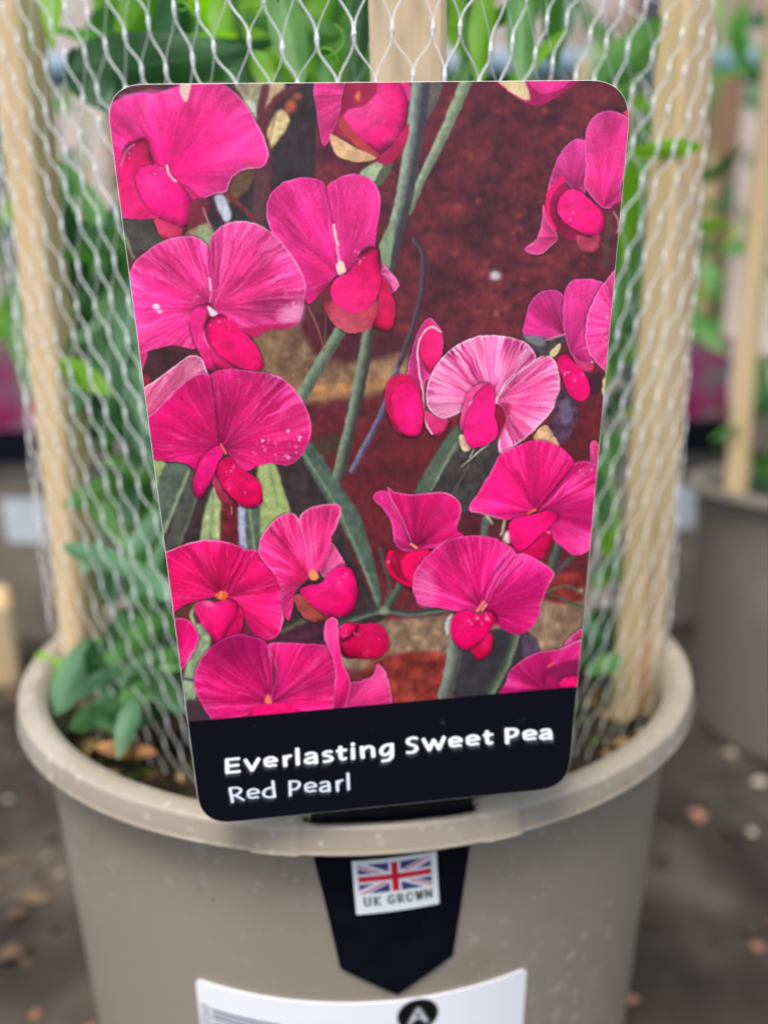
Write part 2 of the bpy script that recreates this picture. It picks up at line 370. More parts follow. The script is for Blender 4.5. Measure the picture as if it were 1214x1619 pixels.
    s.area([(232, 722), (264, 734), (246, 786), (240, 770)], (150, 166, 106), 1.5, .2)
    s.area([(264, 733), (301, 742), (250, 862), (243, 790)], (84, 98, 84), 1.5, .25, 9)
    s.stroke([(299, 744), (276, 800), (252, 860)], 4, (146, 164, 122), soft=1.5)
    s.area([(303, 745), (318, 765), (282, 870), (256, 880)], (78, 78, 70), 2, .2, 8)
    s.stroke([(316, 772), (300, 820), (284, 862)], 2.5, (110, 126, 98), soft=2)
    s.area([(329, 790), (343, 763), (353, 790), (350, 866), (317, 866), (322, 815)], (166, 182, 124), 1.5, .2, 9)
    s.stroke([(337, 780), (334, 860)], 4, (126, 146, 104), soft=3)
    s.area([(353, 790), (379, 800), (384, 866), (350, 870)], (106, 36, 40), 2, .4, 7)
    s.area([(376, 796), (388, 800), (393, 880), (381, 878)], (166, 172, 196), 1.5)
    s.area([(389, 800), (413, 803), (414, 880), (393, 880)], (86, 100, 82), 1.5, .25, 8)
    s.stroke([(394, 805), (402, 868)], 4, (140, 158, 124), soft=2)
    s.area([(407, 736), (434, 733), (448, 775), (458, 812), (430, 834), (414, 860), (411, 800)], (158, 174, 108), 1.5, .2, 9)
    s.stroke([(426, 740), (440, 800)], 5, (124, 146, 92), soft=3)
    s.area([(470, 708), (492, 698), (534, 760), (572, 822), (602, 938), (597, 962), (572, 898), (538, 828)], (78, 96, 82), 1.8, .25, 9)
    s.stroke([(474, 708), (540, 816), (596, 950)], 4, (122, 140, 112), soft=2.5)
    s.area([(500, 690), (535, 688), (545, 700), (520, 722), (505, 712)], (58, 60, 44), 7, alpha=.7)
    s.area([(316, 985), (334, 1005), (322, 1060), (302, 1122), (288, 1090), (305, 1012)], (142, 162, 122), 2, .25, 9)
    s.stroke([(286, 1072), (318, 1078)], 3, (40, 36, 34))
    s.area([(286, 1118), (304, 1105), (330, 1130), (335, 1150), (290, 1150)], (66, 48, 54), 2)
    s.area([(270, 966), (300, 955), (318, 958), (308, 985), (275, 990)], (92, 52, 46), 2)
    s.stroke([(312, 952), (303, 975), (315, 1000)], 6, (176, 190, 140), soft=2)
    s.area([(430, 1010), (470, 990), (516, 984), (520, 1022), (480, 1024), (445, 1020)], (72, 36, 52), 2.5, .4, 9)
    s.stroke([(446, 1000), (470, 986), (500, 975)], 7, (86, 84, 66), soft=2.5)
    s.blur(2, 1)
    # stalks
    s.stroke([(655, 378), (668, 400), (668, 450), (656, 505), (628, 585), (600, 660), (556, 742)], 8, (86, 80, 90), soft=3, col2=(60, 44, 56))
    s.stroke([(628, 585), (600, 660), (556, 745)], 9, (122, 120, 142), soft=3, col2=(84, 70, 92))
    s.stroke([(540, 520), (508, 572), (476, 628)], 19, (128, 148, 118), soft=1.5, col2=(84, 94, 80))
    s.stroke([(585, 515), (567, 615), (550, 690), (536, 750)], 20, (126, 144, 120), soft=1.5, col2=(62, 58, 54))
    s.stroke([(738, 126), (700, 215), (668, 280), (645, 335)], 19, (156, 172, 138), 12, soft=2, col2=(112, 128, 100))
    s.area([(676, 128), (700, 128), (690, 165), (670, 190)], (100, 110, 100), 3, alpha=.7)
    s.stroke([(666, 124), (654, 225), (637, 320), (621, 380), (604, 455)], 30, (150, 168, 146), 25, soft=2, col2=(66, 62, 68), side=.1)
    s.area([(598, 392), (622, 350), (616, 425), (604, 440)], (134, 152, 116), 2)
    s.area([(568, 274), (598, 254), (606, 262), (591, 288)], (168, 190, 148), 2, .2)
    s.area([(606, 262), (622, 260), (604, 292), (592, 290)], (86, 92, 70), 3)
    # broad dark stem under the pale flower
    s.area([(727, 668), (790, 690), (796, 715), (756, 795), (736, 846), (700, 800), (654, 782), (690, 715)], (66, 60, 60), 2, .3, 12)
    s.area([(724, 672), (735, 690), (700, 745), (672, 790), (654, 782), (690, 715)], (86, 100, 82), 3, .25)
    s.stroke([(722, 700), (700, 740), (682, 775)], 3, (132, 150, 118), soft=3)
    s.stroke([(741, 735), (724, 765), (710, 790)], 2, (110, 110, 92), soft=2)
    s.area([(741, 806), (800, 820), (850, 828), (808, 862), (760, 848), (724, 848)], (82, 34, 44), 2, .3)
    s.stroke([(768, 822), (764, 848)], 12, (92, 104, 88), soft=2)
    s.stroke([(742, 806), (770, 814), (800, 822)], 3, (190, 178, 130), soft=1.5); s.stroke([(798, 824), (792, 845)], 4, (206, 190, 156), soft=1.5)
    s.stroke([(770, 815), (778, 828)], 3, (206, 210, 170)); s.area([(797, 845), (804, 838), (806, 858), (796, 856)], (236, 200, 196), 1.5)
    # lower right
    s.stroke([(645, 905), (622, 945), (607, 966)], 12, (92, 112, 96), soft=2, col2=(58, 62, 56))
    s.stroke([(600, 868), (616, 930), (606, 968)], 8, (84, 92, 84), soft=3, alpha=.6)
    s.stroke([(520, 995), (560, 978), (607, 966), (650, 970), (716, 962)], 9, (102, 118, 102), soft=2, col2=(54, 60, 56))
    s.blob(607, 966, 8, 7, (150, 160, 118), .8, 0, 2)
    s.stroke([(884, 862), (868, 912)], 16, (84, 96, 84), soft=2.5, col2=(58, 56, 52)); s.stroke([(905, 880), (872, 912)], 8, (70, 76, 68), soft=2.5)
    s.stroke([(858, 938), (890, 926), (915, 934), (930, 945)], 4, (88, 100, 74), soft=1.5)
    s.stroke([(860, 934), (890, 948), (930, 962)], 4.5, (74, 84, 64), soft=1.5)
    s.blob(918, 934, 4, 4, (150, 170, 120), .9); s.stroke([(925, 960), (922, 990)], 6, (80, 48, 44), soft=2)
    s.area([(745, 1003), (830, 995), (842, 1035), (800, 1092), (715, 1100), (722, 1040)], (50, 48, 52), 3, .3)
    s.stroke([(722, 1005), (716, 1050), (703, 1100)], 26, (132, 142, 128), 22, soft=2, col2=(74, 74, 68))
    s.stroke([(815, 1005), (800, 1050), (776, 1094)], 13, (64, 72, 62), soft=3, col2=(112, 126, 98))
    s.area([(826, 1004), (848, 1010), (856, 1040), (830, 1048)], (82, 66, 88), 3)
    s.blob(783, 435, 9, 8, (205, 210, 205), 1, 0, 1.5)
    s.blob(784, 496, 6, 6, (170, 92, 78), .8, 0, 1.5)
    for k in range(26):
        s.blob(700 + 270 * rnd.random(), 150 + 360 * rnd.random(), 3 + 6 * rnd.random(), 3 + 5 * rnd.random(), (176, 78, 64), .45, 0, 1.3)
    s.blur(1, 2); s.img *= (1 + .10 * (vnoise(X / 3.2, Y / 9) - .5) + .16 * (vnoise(X / 7, Y / 7 + 9) - .5))[..., None]
    # --- three blooms cut by the top edge
    s.area([(778, 118), (918, 118), (884, 150), (850, 168), (828, 160), (800, 142)], (176, 30, 92), 2.5, .2)
    s.area([(780, 118), (822, 118), (838, 158), (808, 146)], (224, 198, 150), 4, .2)
    s.area([(832, 118), (906, 118), (884, 142), (858, 148), (842, 138)], (236, 50, 140), 3, .2)
    s.petal([(578, 120), (640, 120), (645, 160), (600, 172), (580, 160)], (570, 170), (226, 40, 120), (232, 60, 150), .05, ra=0, shadow=False)
    s.area([(536, 120), (592, 120), (588, 165), (560, 190), (547, 218), (528, 205), (532, 160)], (150, 30, 66), 4, .3)
    s.petal([(498, 120), (546, 120), (541, 150), (536, 185), (519, 225), (510, 230), (502, 190)], (560, 150), (224, 30, 120), (222, 60, 146), .12, ra=.3, soft=2)
    s.area([(521, 213), (532, 216), (560, 232), (596, 248), (572, 256), (545, 252), (528, 240)], (222, 176, 130), 3, .2, 12)
    s.area([(535, 190), (560, 180), (600, 246), (575, 238), (545, 215)], (176, 60, 62), 5, .2)
    s.keel([(544, 186), (552, 173), (575, 167), (592, 150), (610, 132), (634, 134), (645, 158), (645, 182), (634, 214), (614, 232), (596, 240), (575, 222), (556, 204)], (236, 22, 118), (-.5, -.4), .5, .3, 2.5, shadow=False, hue=(250, 110, 170))
    s.area([(646, 195), (640, 230), (615, 260), (596, 252), (618, 232)], (188, 30, 84), 3, .2)
    s.blob(566, 152, 5, 8, (238, 120, 74), 1, 0, 1.6)
    # --- F1
    s.keel([(244, 344), (262, 350), (290, 352), (290, 372), (270, 383), (252, 370)], (204, 46, 84), amt=.2)
    s.petal([(160, 300), (162, 175), (184, 158), (215, 147), (250, 146), (290, 132), (330, 124), (352, 132), (382, 156), (404, 190), (417, 215), (425, 240), (422, 257), (410, 266), (388, 268), (368, 280), (358, 302), (336, 308), (318, 318), (262, 342), (205, 346), (178, 338)],
            (262, 282), (248, 8, 130), (238, 62, 158), .1, 9, rim=(255, 205, 225), ra=.75, rimside=(.7, .35), p=1.4, lump=.14)
    s.stroke([(190, 152), (240, 144), (275, 146)], 4, (220, 110, 180), soft=4, alpha=.6)
    s.area([(284, 128), (302, 128), (296, 160), (288, 156)], (232, 196, 180), 3)
    s.blob(300, 255, 40, 36, (248, 10, 130), .5)
    s.keel([(191, 262), (198, 232), (215, 222), (230, 219), (238, 238), (246, 262), (262, 300), (268, 332), (240, 344), (205, 344), (188, 318), (187, 288)], (230, 6, 96), (-.4, .6), .25, .5)
    s.blob(224, 240, 14, 22, (196, 20, 84), .65, .3, 1.5)
    s.stroke([(192, 262), (198, 240), (212, 228)], 4, (240, 110, 150), soft=3, alpha=.8); s.specks(194, 232, 214, 256, 6)
    s.keel([(214, 282), (222, 266), (246, 261), (266, 272), (282, 290), (303, 318), (302, 340), (291, 356), (268, 352), (240, 334), (222, 308)], (250, 4, 124), (-.45, -.35), .28, .25)
    s.blob(238, 290, 16, 14, (246, 84, 160), .4)
    s.specks(230, 258, 262, 282, 8); s.stroke([(264, 262), (268, 276), (278, 286)], 4, (255, 200, 200), soft=2.5)
    s.stroke([(285, 290), (300, 300), (316, 316)], 5, (150, 30, 60), soft=4, alpha=.6)
    s.area([(302, 318), (330, 316), (322, 350), (300, 358)], (120, 40, 58), 4, .3); s.stroke([(322, 330), (332, 358)], 3, (190, 120, 120), soft=2)
    # --- F4 far right top
    s.area([(984, 180), (1004, 170), (1004, 205)], (226, 62, 84), 3)
    s.petal([(858, 322), (866, 345), (882, 376), (870, 390), (856, 402), (840, 402), (829, 393), (848, 378), (856, 352)], (884, 375), (222, 30, 110), (236, 88, 162), .1, ra=.5)
    s.petal([(925, 224), (914, 219), (901, 224), (888, 238), (876, 262), (868, 290), (864, 312), (876, 300), (888, 286), (905, 298), (925, 306), (928, 260)], (905, 300), (228, 40, 130), (226, 74, 166), .08, ra=.5)
    s.petal([(926, 262), (924, 225), (930, 196), (944, 180), (962, 174), (984, 180), (1004, 200), (1000, 250), (988, 276), (982, 300), (988, 318), (966, 330), (948, 326), (930, 304), (922, 290)], (952, 328), (248, 14, 118), (238, 74, 164), .08, 9, ra=.5, p=1.3)
    s.area([(888, 286), (900, 300), (945, 330), (955, 345), (920, 378), (895, 376), (868, 345), (868, 310)], (150, 20, 72), 2.5, .3)
    s.stroke([(888, 283), (868, 308), (866, 340), (878, 362)], 10, (238, 26, 110), 5, soft=2)
    s.keel([(881, 325), (890, 305), (904, 298), (922, 306), (944, 326), (957, 346), (953, 366), (940, 374), (918, 368), (894, 352), (882, 340)], (252, 14, 118), (-.2, -.3), .28, .35, spec=2)
    s.keel([(911, 372), (930, 376), (949, 370), (946, 394), (932, 401), (916, 393)], (170, 56, 84), amt=.1, shadow=False)
    s.area([(964, 330), (990, 318), (990, 350), (970, 360)], (96, 40, 48), 4, .3); s.stroke([(970, 335), (978, 350), (976, 368)], 3, (180, 120, 120), soft=2)
    s.stroke([(962, 345), (958, 420)], 8, (82, 66, 62), soft=4, alpha=.7)
    # --- F5
    s.petal([(602, 415), (618, 430), (631, 450), (619, 463), (606, 452)], (600, 430), (226, 60, 130), (246, 130, 186), .1, ra=.7)
    s.stroke([(488, 485), (503, 520), (513, 556)], 4, (138, 84, 76), 2, soft=1.5); s.stroke([(515, 480), (514, 545)], 3, (110, 66, 62), soft=1.5)
    s.area([(488, 475), (520, 462), (520, 490), (500, 496)], (92, 50, 50), 3, .3)
    s.keel([(512, 476), (545, 466), (602, 470), (604, 496), (588, 518), (562, 527), (538, 521), (520, 502)], (196, 62, 88), (-.3, .8), .3, .3, hue=(214, 130, 130))
    s.keel([(596, 436), (608, 440), (620, 465), (625, 490), (621, 514), (611, 524), (590, 514), (600, 488)], (206, 14, 72), (.5, -.3), .2, .4)
    s.petal([(516, 296), (506, 284), (490, 280), (466, 282), (445, 290), (428, 306), (421, 328), (422, 346), (430, 370), (445, 398), (462, 425), (478, 452), (486, 480), (496, 475), (522, 446), (537, 428), (532, 385), (522, 335)],
            (540, 438), (240, 12, 122), (228, 48, 150), .10, 13, rimside=(-.8, -.2), ra=.8)
    s.petal([(517, 296), (530, 284), (550, 275), (570, 276), (588, 285), (600, 305), (601, 330), (596, 362), (593, 390), (592, 420), (565, 445), (542, 432), (533, 385), (522, 335)],
            (545, 436), (226, 20, 120), (226, 54, 150), .10, 13, ra=.5, rimside=(.3, -.8), shadow=False)
    s.stroke([(517, 298), (524, 340), (529, 360)], 3, (170, 14, 90), soft=2.5, alpha=.8)
    s.stroke([(528, 356), (531, 375), (534, 388)], 4, (255, 205, 205), soft=1.5); s.stroke([(533, 392), (536, 414)], 3, (255, 170, 190), soft=1.5)
    s.area([(531, 420), (540, 412), (546, 424), (545, 432), (536, 436)], (255, 215, 190), 1.5)
    s.blob(500, 430, 18, 14, (190, 20, 84), .5); s.blob(515, 455, 16, 8, (150, 26, 60), .7, -.6)
    s.keel([(522, 458), (532, 440), (552, 430), (566, 410), (574, 396), (590, 390), (600, 394), (603, 425), (601, 452), (590, 478), (568, 493), (546, 490), (528, 475)], (242, 10, 100), (-.2, .55), .26, .45)
    s.blob(560, 470, 22, 12, (255, 50, 130), .4); s.blob(572, 428, 12, 16, (214, 8, 80), .5); s.specks(560, 394, 576, 418, 7)
    # --- F6
    s.petal([(205, 540), (232, 548), (226, 585), (214, 600)], (215, 540), (214, 20, 100), (226, 50, 130), ra=.3)
    s.petal([(329, 391), (318, 379), (302, 373), (280, 374), (255, 382), (232, 396), (212, 416), (198, 446), (190, 480), (196, 530), (212, 560), (240, 553), (275, 546), (308, 552), (318, 530), (322, 500), (335, 484), (333, 435)],
            (336, 486), (240, 18, 122), (234, 66, 156), .26, 13, ra=.85, rimside=(-.4, -.7))
    s.petal([(330, 391), (336, 371), (352, 356), (376, 349), (400, 352), (428, 366), (452, 390), (474, 424), (484, 450), (480, 484), (474, 508), (452, 518), (424, 520), (402, 532), (380, 522), (355, 505), (338, 485), (332, 435)],
            (338, 486), (240, 14, 122), (230, 78, 158), .30, 13, rim=(255, 190, 220), ra=.8, rimside=(.3, -.8), shadow=False)
    s.area([(440, 495), (470, 478), (481, 486), (473, 508), (450, 514)], (255, 205, 225), 14, alpha=.5)
    s.area([(375, 522), (402, 516), (470, 510), (452, 520), (422, 524), (402, 534)], (176, 10, 74), 5, alpha=.7)
    s.stroke([(330, 393), (333, 440)], 3, (190, 20, 110), soft=2.5); s.stroke([(331, 440), (333, 458)], 4, (255, 180, 205), soft=2); s.stroke([(334, 462), (332, 478)], 2.5, (240, 120, 170), soft=2)
    s.keel([(300, 500), (308, 488), (330, 482), (326, 500), (330, 530), (345, 560), (342, 585), (328, 584), (314, 556), (303, 528)], (230, 24, 116), (-.5, 0), .3, .4)
    s.stroke([(325, 512), (324, 535), (340, 560)], 4, (250, 130, 180), soft=2.5, alpha=.7)
    s.keel([(330, 545), (345, 555), (372, 583), (350, 584), (340, 575)], (204, 20, 90), shadow=False)
    s.keel([(323, 515), (332, 502), (348, 496), (364, 505), (384, 524), (402, 542), (412, 562), (417, 580), (405, 586), (382, 582), (354, 566), (332, 542)], (234, 0, 98), (.1, .1), .12, .5)
    s.specks(332, 503, 364, 522, 9); s.area([(328, 484), (345, 495), (334, 500)], (250, 205, 225), 1.5)
    s.blob(247, 485, 6, 5, (255, 225, 240), 1, .5, 2); s.blob(252, 493, 4, 3, (255, 225, 240), .9); s.specks(205, 430, 260, 470, 5); s.specks(450, 455, 478, 490, 8); s.specks(300, 450, 380, 480, 5)
    # --- F7
    s.petal([(216, 640), (222, 618), (250, 598), (280, 575), (303, 561), (318, 567), (328, 586), (334, 604), (300, 614), (266, 645), (228, 676)], (210, 680), (238, 50, 112), (250, 140, 184), .35, 9, rim=(255, 225, 235), ra=.9, vcol=(255, 210, 230))
    s.petal([(333, 594), (320, 590), (302, 596), (284, 610), (262, 632), (240, 654), (224, 668), (226, 700), (236, 723), (262, 729), (295, 734), (318, 748), (340, 722), (350, 708), (345, 660), (338, 620)],
            (350, 708), (196, 8, 92), (230, 18, 126), .14, 12, rim=(252, 170, 210), ra=.9, rimside=(-.5, -.8))
    s.petal([(333, 595), (344, 585), (368, 583), (398, 587), (428, 591), (452, 602), (472, 624), (486, 648), (492, 676), (488, 700), (474, 724), (456, 736), (430, 732), (406, 738), (385, 744), (366, 722), (352, 706), (342, 650)],
            (352, 708), (190, 12, 84), (214, 34, 126), .22, 12, rim=(250, 150, 200), ra=.85, rimside=(.5, -.4), shadow=False)
    s.area([(330, 600), (345, 700), (340, 715), (312, 640), (315, 620)], (150, 6, 72), 14, alpha=.35); s.area([(345, 600), (385, 640), (365, 710), (350, 705)], (150, 6, 72), 14, alpha=.3)
    s.stroke([(334, 596), (340, 640), (347, 700)], 2.5, (110, 8, 50), soft=2, alpha=.9); s.specks(343, 650, 350, 690, 5, (.8, 1.4), (220, 130, 130))
    s.specks(395, 690, 480, 725, 26, (1.2, 2.6)); s.specks(260, 595, 460, 700, 30, (.8, 1.6), a=.5); s.specks(370, 584, 470, 620, 14, (.8, 1.6), a=.5)
    s.blob(416, 697, 2.6, 2.6, (255, 225, 235), 1, 0, 2); s.blob(474, 691, 2.4, 2.4, (255, 225, 235), 1, 0, 2); s.blob(455, 681, 2.4, 2.4, (255, 225, 235), 1, 0, 2)
    s.keel([(335, 760), (345, 748), (358, 780), (378, 800), (366, 802), (350, 794)], (150, 40, 66), shadow=False)
    s.keel([(306, 762), (314, 735), (328, 714), (346, 704), (355, 708), (352, 722), (341, 745), (328, 770), (317, 789), (307, 780)], (228, 6, 108), (-.3, -.4), .25, .35)
    s.stroke([(350, 702), (357, 718)], 3, (240, 110, 90), soft=1.5)
    s.keel([(343, 742), (352, 726), (366, 722), (374, 734), (388, 744), (406, 756), (414, 775), (414, 795), (400, 803), (382, 800), (362, 782), (348, 760)], (222, 0, 78), (.1, -.2), .14, .5, spec=2)
    s.specks(350, 735, 372, 746, 6); s.stroke([(366, 802), (367, 812)], 1.5, (180, 190, 180))
    # --- F8 (pale)
    s.keel([(672, 650), (690, 660), (710, 664), (702, 684), (690, 690), (679, 686)], (222, 44, 108), amt=.2)
    s.petal([(643, 598), (648, 566), (658, 530), (670, 508), (682, 503), (692, 514), (700, 526), (699, 560), (688, 590), (672, 604), (668, 650), (655, 618)], (670, 640), (224, 50, 140), (228, 60, 150), .08, ra=.5)
    s.keel([(663, 545), (672, 524), (688, 521), (698, 530), (698, 560), (686, 582), (679, 590), (668, 565)], (238, 24, 104), (.3, -.2), .2, .35)
    s.stroke([(697, 524), (684, 517), (670, 524), (661, 545), (662, 585), (668, 620), (671, 665), (682, 686)], 3, (252, 190, 215), soft=1.2)
    s.keel([(608, 625), (615, 602), (632, 591), (650, 597), (664, 618), (670, 650), (668, 682), (646, 691), (626, 682), (613, 655)], (196, 12, 72), amt=.1)
    s.keel([(619, 632), (628, 610), (645, 606), (660, 618), (668, 655), (664, 684), (644, 688), (628, 672)], (250, 8, 112), (.1, -.1), .15, .35, shadow=False)
    s.petal([(847, 569), (841, 552), (826, 539), (800, 532), (770, 529), (742, 535), (716, 549), (692, 573), (677, 603), (673, 632), (682, 652), (700, 662), (722, 655), (738, 645), (760, 622), (785, 634), (800, 605)],
            (778, 636), (244, 60, 140), (248, 160, 205), .48, 12, rim=(255, 225, 238), ra=.95, p=1.5, vcol=(255, 215, 235))
    s.petal([(847, 569), (857, 561), (871, 563), (881, 578), (885, 605), (880, 635), (864, 660), (845, 680), (818, 702), (790, 717), (789, 692), (800, 664), (794, 645), (784, 634), (802, 604)],
            (784, 634), (240, 34, 120), (250, 150, 198), .48, 12, rim=(255, 220, 235), ra=.95, p=1.3, vcol=(255, 215, 235), shadow=False)
    s.area([(786, 640), (806, 642), (800, 672), (790, 692), (782, 660)], (160, 16, 60), 7, alpha=.7)
    s.blob(790, 520, 1, 1, (0, 0, 0), 0)
    s.area([(690, 600), (720, 610), (725, 650), (695, 655), (678, 635)], (255, 190, 222), 22, alpha=.35)
    s.keel([(726, 676), (731, 645), (742, 618), (758, 606), (776, 606), (770, 616), (750, 642), (736, 684)], (240, 72, 142), (-.4, -.3), .25, .3)
    s.stroke([(786, 628), (784, 638)], 3, (255, 215, 220), soft=1.5); s.stroke([(741, 640), (745, 634)], 3, (255, 190, 210), soft=1.5)
    s.area([(726, 690), (733, 687), (744, 708), (733, 714), (728, 704)], (232, 196, 158), 1.5, .3, 5)
    s.stroke([(772, 702), (748, 722), (729, 738)], 3.5, (196, 198, 172), 1, soft=1.2); s.stroke([(752, 704), (742, 724)], 2, (190, 192, 168), soft=1.2)
    s.keel([(733, 684), (738, 655), (752, 626), (772, 608), (780, 612), (783, 640), (782, 660), (787, 675), (783, 694), (762, 706), (745, 708), (736, 698)], (252, 20, 124), (-.1, -.2), .12, .35)
    # --- F9 right edge
    s.area([(878, 635), (890, 610), (906, 622), (913, 655), (906, 682), (885, 702), (870, 682)], (80, 52, 72), 2, .5, 9); s.area([(885, 640), (898, 630), (905, 660), (890, 672)], (122, 104, 136), 6, alpha=.7)
    s.area([(843, 690), (862, 672), (876, 690), (884, 708), (858, 706)], (232, 184, 136), 2, .4, 8)
    s.area([(950, 606), (966, 590), (964, 625), (955, 628)], (236, 206, 140), 2.5); s.area([(930, 600), (948, 588), (952, 612), (935, 625)], (66, 34, 46), 3)
    s.petal([(826, 530), (832, 495), (842, 472), (860, 459), (878, 459), (891, 468), (896, 500), (893, 530), (875, 535), (850, 532)], (893, 535), (226, 30, 136), (224, 56, 154), .10, 12, ra=.4)
    s.petal([(892, 462), (902, 445), (920, 440), (944, 443), (958, 450), (945, 480), (932, 510), (930, 545), (936, 575), (912, 572), (898, 552), (890, 510)], (900, 560), (222, 30, 130), (228, 64, 158), .10, 12, ra=.5)
    s.keel([(905, 560), (920, 575), (940, 575), (935, 590), (915, 582)], (206, 60, 104), shadow=False)
    s.petal([(985, 420), (960, 440), (942, 465), (928, 500), (925, 535), (932, 560), (950, 582), (970, 596), (985, 560)], (990, 520), (230, 50, 140), (238, 76, 162), .28, 16, rim=(252, 150, 200), ra=.8)
    s.specks(930, 490, 962, 590, 12)
    s.keel([(880, 566), (893, 558), (908, 574), (924, 590), (932, 610), (929, 628), (916, 634), (900, 624), (890, 600)], (240, 4, 104), (0, .1), .1, .4, spec=6)
    s.area([(822, 530), (850, 532), (878, 536), (893, 528), (889, 543), (872, 560), (856, 562), (842, 548)], (72, 62, 68), 2, .4, 9); s.area([(826, 531), (856, 533), (862, 545), (846, 546)], (138, 132, 134), 4, alpha=.8)
    s.area([(868, 558), (884, 543), (886, 550), (876, 564)], (216, 196, 140), 1.5); s.stroke([(862, 538), (893, 529)], 3, (196, 130, 150), soft=2)
    # --- F10
    s.petal([(932, 704), (940, 696), (950, 704), (958, 696), (956, 748), (936, 740)], (945, 760), (236, 50, 140), (242, 84, 162), .1, ra=.5)
    s.petal([(907, 735), (903, 722), (888, 708), (868, 698), (842, 696), (815, 706), (791, 718), (776, 745), (758, 775), (741, 806), (772, 814), (800, 822), (828, 816), (848, 808), (862, 790), (882, 765)],
            (846, 810), (240, 4, 112), (238, 30, 134), .16, 12, rim=(252, 165, 205), ra=.8, rimside=(-.6, -.2))
    s.petal([(907, 735), (916, 730), (934, 731), (955, 745), (960, 800), (948, 850), (928, 872), (908, 878), (890, 866), (872, 848), (870, 815), (850, 808), (880, 770)],
            (850, 810), (220, 12, 106), (234, 44, 142), .32, 13, rim=(252, 150, 200), ra=.6, shadow=False, rimside=(.1, -.2))
    s.stroke([(906, 737), (880, 770), (850, 806)], 3.5, (124, 4, 60), soft=3, alpha=.9); s.stroke([(898, 728), (872, 764), (846, 800)], 2, (150, 6, 76), soft=2, alpha=.7)
    s.area([(885, 795), (948, 785), (945, 835), (890, 845), (872, 825)], (170, 10, 92), 18, alpha=.4)
    s.specks(905, 735, 948, 760, 6); s.stroke([(834, 814), (846, 806)], 4, (240, 110, 80), soft=1.5)
    s.keel([(826, 868), (846, 850), (866, 832), (872, 856), (860, 880), (845, 888), (832, 884)], (212, 4, 76), shadow=False)
    s.keel([(804, 830), (814, 819), (838, 815), (866, 807), (882, 812), (876, 826), (856, 844), (836, 862), (820, 872), (808, 858)], (250, 8, 112), (-.1, -.1), .14, .3)
    s.blob(867, 842, 2.5, 2, (255, 210, 215), .9)
    # --- F11
    s.keel([(611, 892), (614, 872), (640, 868), (684, 870), (688, 900), (668, 936), (640, 928), (620, 912)], (160, 12, 54), amt=.05)
    s.petal([(589, 786), (600, 776), (613, 778), (622, 800), (642, 832), (660, 860), (652, 872), (626, 864), (616, 820)], (655, 868), (196, 24, 104), (216, 48, 140), .12, ra=.5)
    s.petal([(611, 770), (622, 777), (642, 781), (672, 780), (700, 778), (718, 785), (729, 800), (727, 818), (722, 838), (735, 850), (715, 862), (680, 868), (655, 868), (640, 836), (622, 800)],
            (655, 866), (196, 10, 80), (228, 26, 126), .13, 14, rim=(255, 190, 220), ra=.9, rimside=(.3, -.9))
    s.stroke([(614, 780), (634, 818), (650, 855)], 2, (244, 130, 180), soft=1.5, alpha=.7); s.stroke([(650, 860), (658, 866)], 4, (250, 160, 110), soft=1.5)
    s.keel([(634, 892), (642, 876), (668, 870), (690, 876), (684, 900), (660, 930), (642, 916)], (248, 6, 84), (0, -.2), .1, .3, shadow=False)
    s.stroke([(618, 872), (613, 893), (626, 914), (650, 926)], 7, (232, 6, 76), 4, soft=1.5); s.blob(615, 889, 1.6, 2.2, (255, 200, 215), 1)
    # --- F12
    s.petal([(816, 877), (806, 864), (784, 851), (756, 847), (728, 848), (702, 856), (678, 876), (658, 900), (652, 926), (656, 945), (664, 956), (700, 962), (730, 967), (758, 966), (775, 945), (796, 910)],
            (760, 962), (240, 6, 114), (232, 44, 142), .26, 13, rim=(252, 160, 205), ra=.8, rimside=(-.5, -.4))
    s.area([(655, 915), (680, 900), (690, 950), (664, 955)], (252, 130, 190), 14, alpha=.5)
    s.petal([(816, 877), (828, 875), (850, 885), (876, 906), (864, 930), (854, 960), (846, 985), (824, 1004), (800, 998), (780, 984), (764, 965), (786, 930)],
            (764, 964), (206, 8, 96), (226, 32, 134), .26, 13, rim=(252, 150, 200), ra=.75, shadow=False, rimside=(.5, -.3))
    s.area([(780, 950), (850, 900), (862, 925), (845, 950), (800, 968)], (160, 6, 92), 16, alpha=.4)
    for a, b in (((814, 880), (766, 955)), ((806, 874), (762, 950)), ((796, 885), (758, 950)), ((826, 888), (772, 954))):
        s.stroke([a, ((a[0] + b[0]) / 2 - 2, (a[1] + b[1]) / 2 - 3), b], 2.2, (140, 4, 70), soft=2, alpha=.7)
    s.stroke([(754, 966), (764, 952)], 5, (246, 130, 96), soft=1.5); s.stroke([(761, 966), (768, 956)], 2.5, (255, 190, 150), soft=1)
    s.area([(703, 985), (714, 970), (716, 985), (706, 1005)], (190, 196, 186), 2); s.stroke([(702, 1005), (698, 1020)], 2, (150, 120, 100))
    s.keel([(745, 1025), (760, 1012), (775, 1000), (779, 1012), (776, 1030), (762, 1043), (750, 1040)], (212, 2, 70))
    s.keel([(712, 990), (718, 972), (732, 966), (746, 968), (760, 972), (772, 965), (784, 972), (783, 984), (770, 1002), (756, 1016), (742, 1028), (724, 1022), (713, 1006)], (242, 0, 96), (-.3, -.2), .14, .4, spec=3)
    s.specks(748, 968, 776, 980, 9, (1.2, 2.6), (255, 230, 235))
    # --- F13
    s.petal([(892, 1024), (902, 1006), (930, 990), (930, 1024)], (925, 1030), (216, 30, 120), (232, 70, 150), .2, ra=.7)
    s.petal([(790, 1100), (800, 1078), (806, 1060), (824, 1044), (850, 1031), (884, 1026), (930, 1014), (930, 1100)], (860, 1090), (204, 12, 104), (198, 30, 120), .1, 9, rim=(252, 170, 210), ra=.9, rimside=(0, -.9))
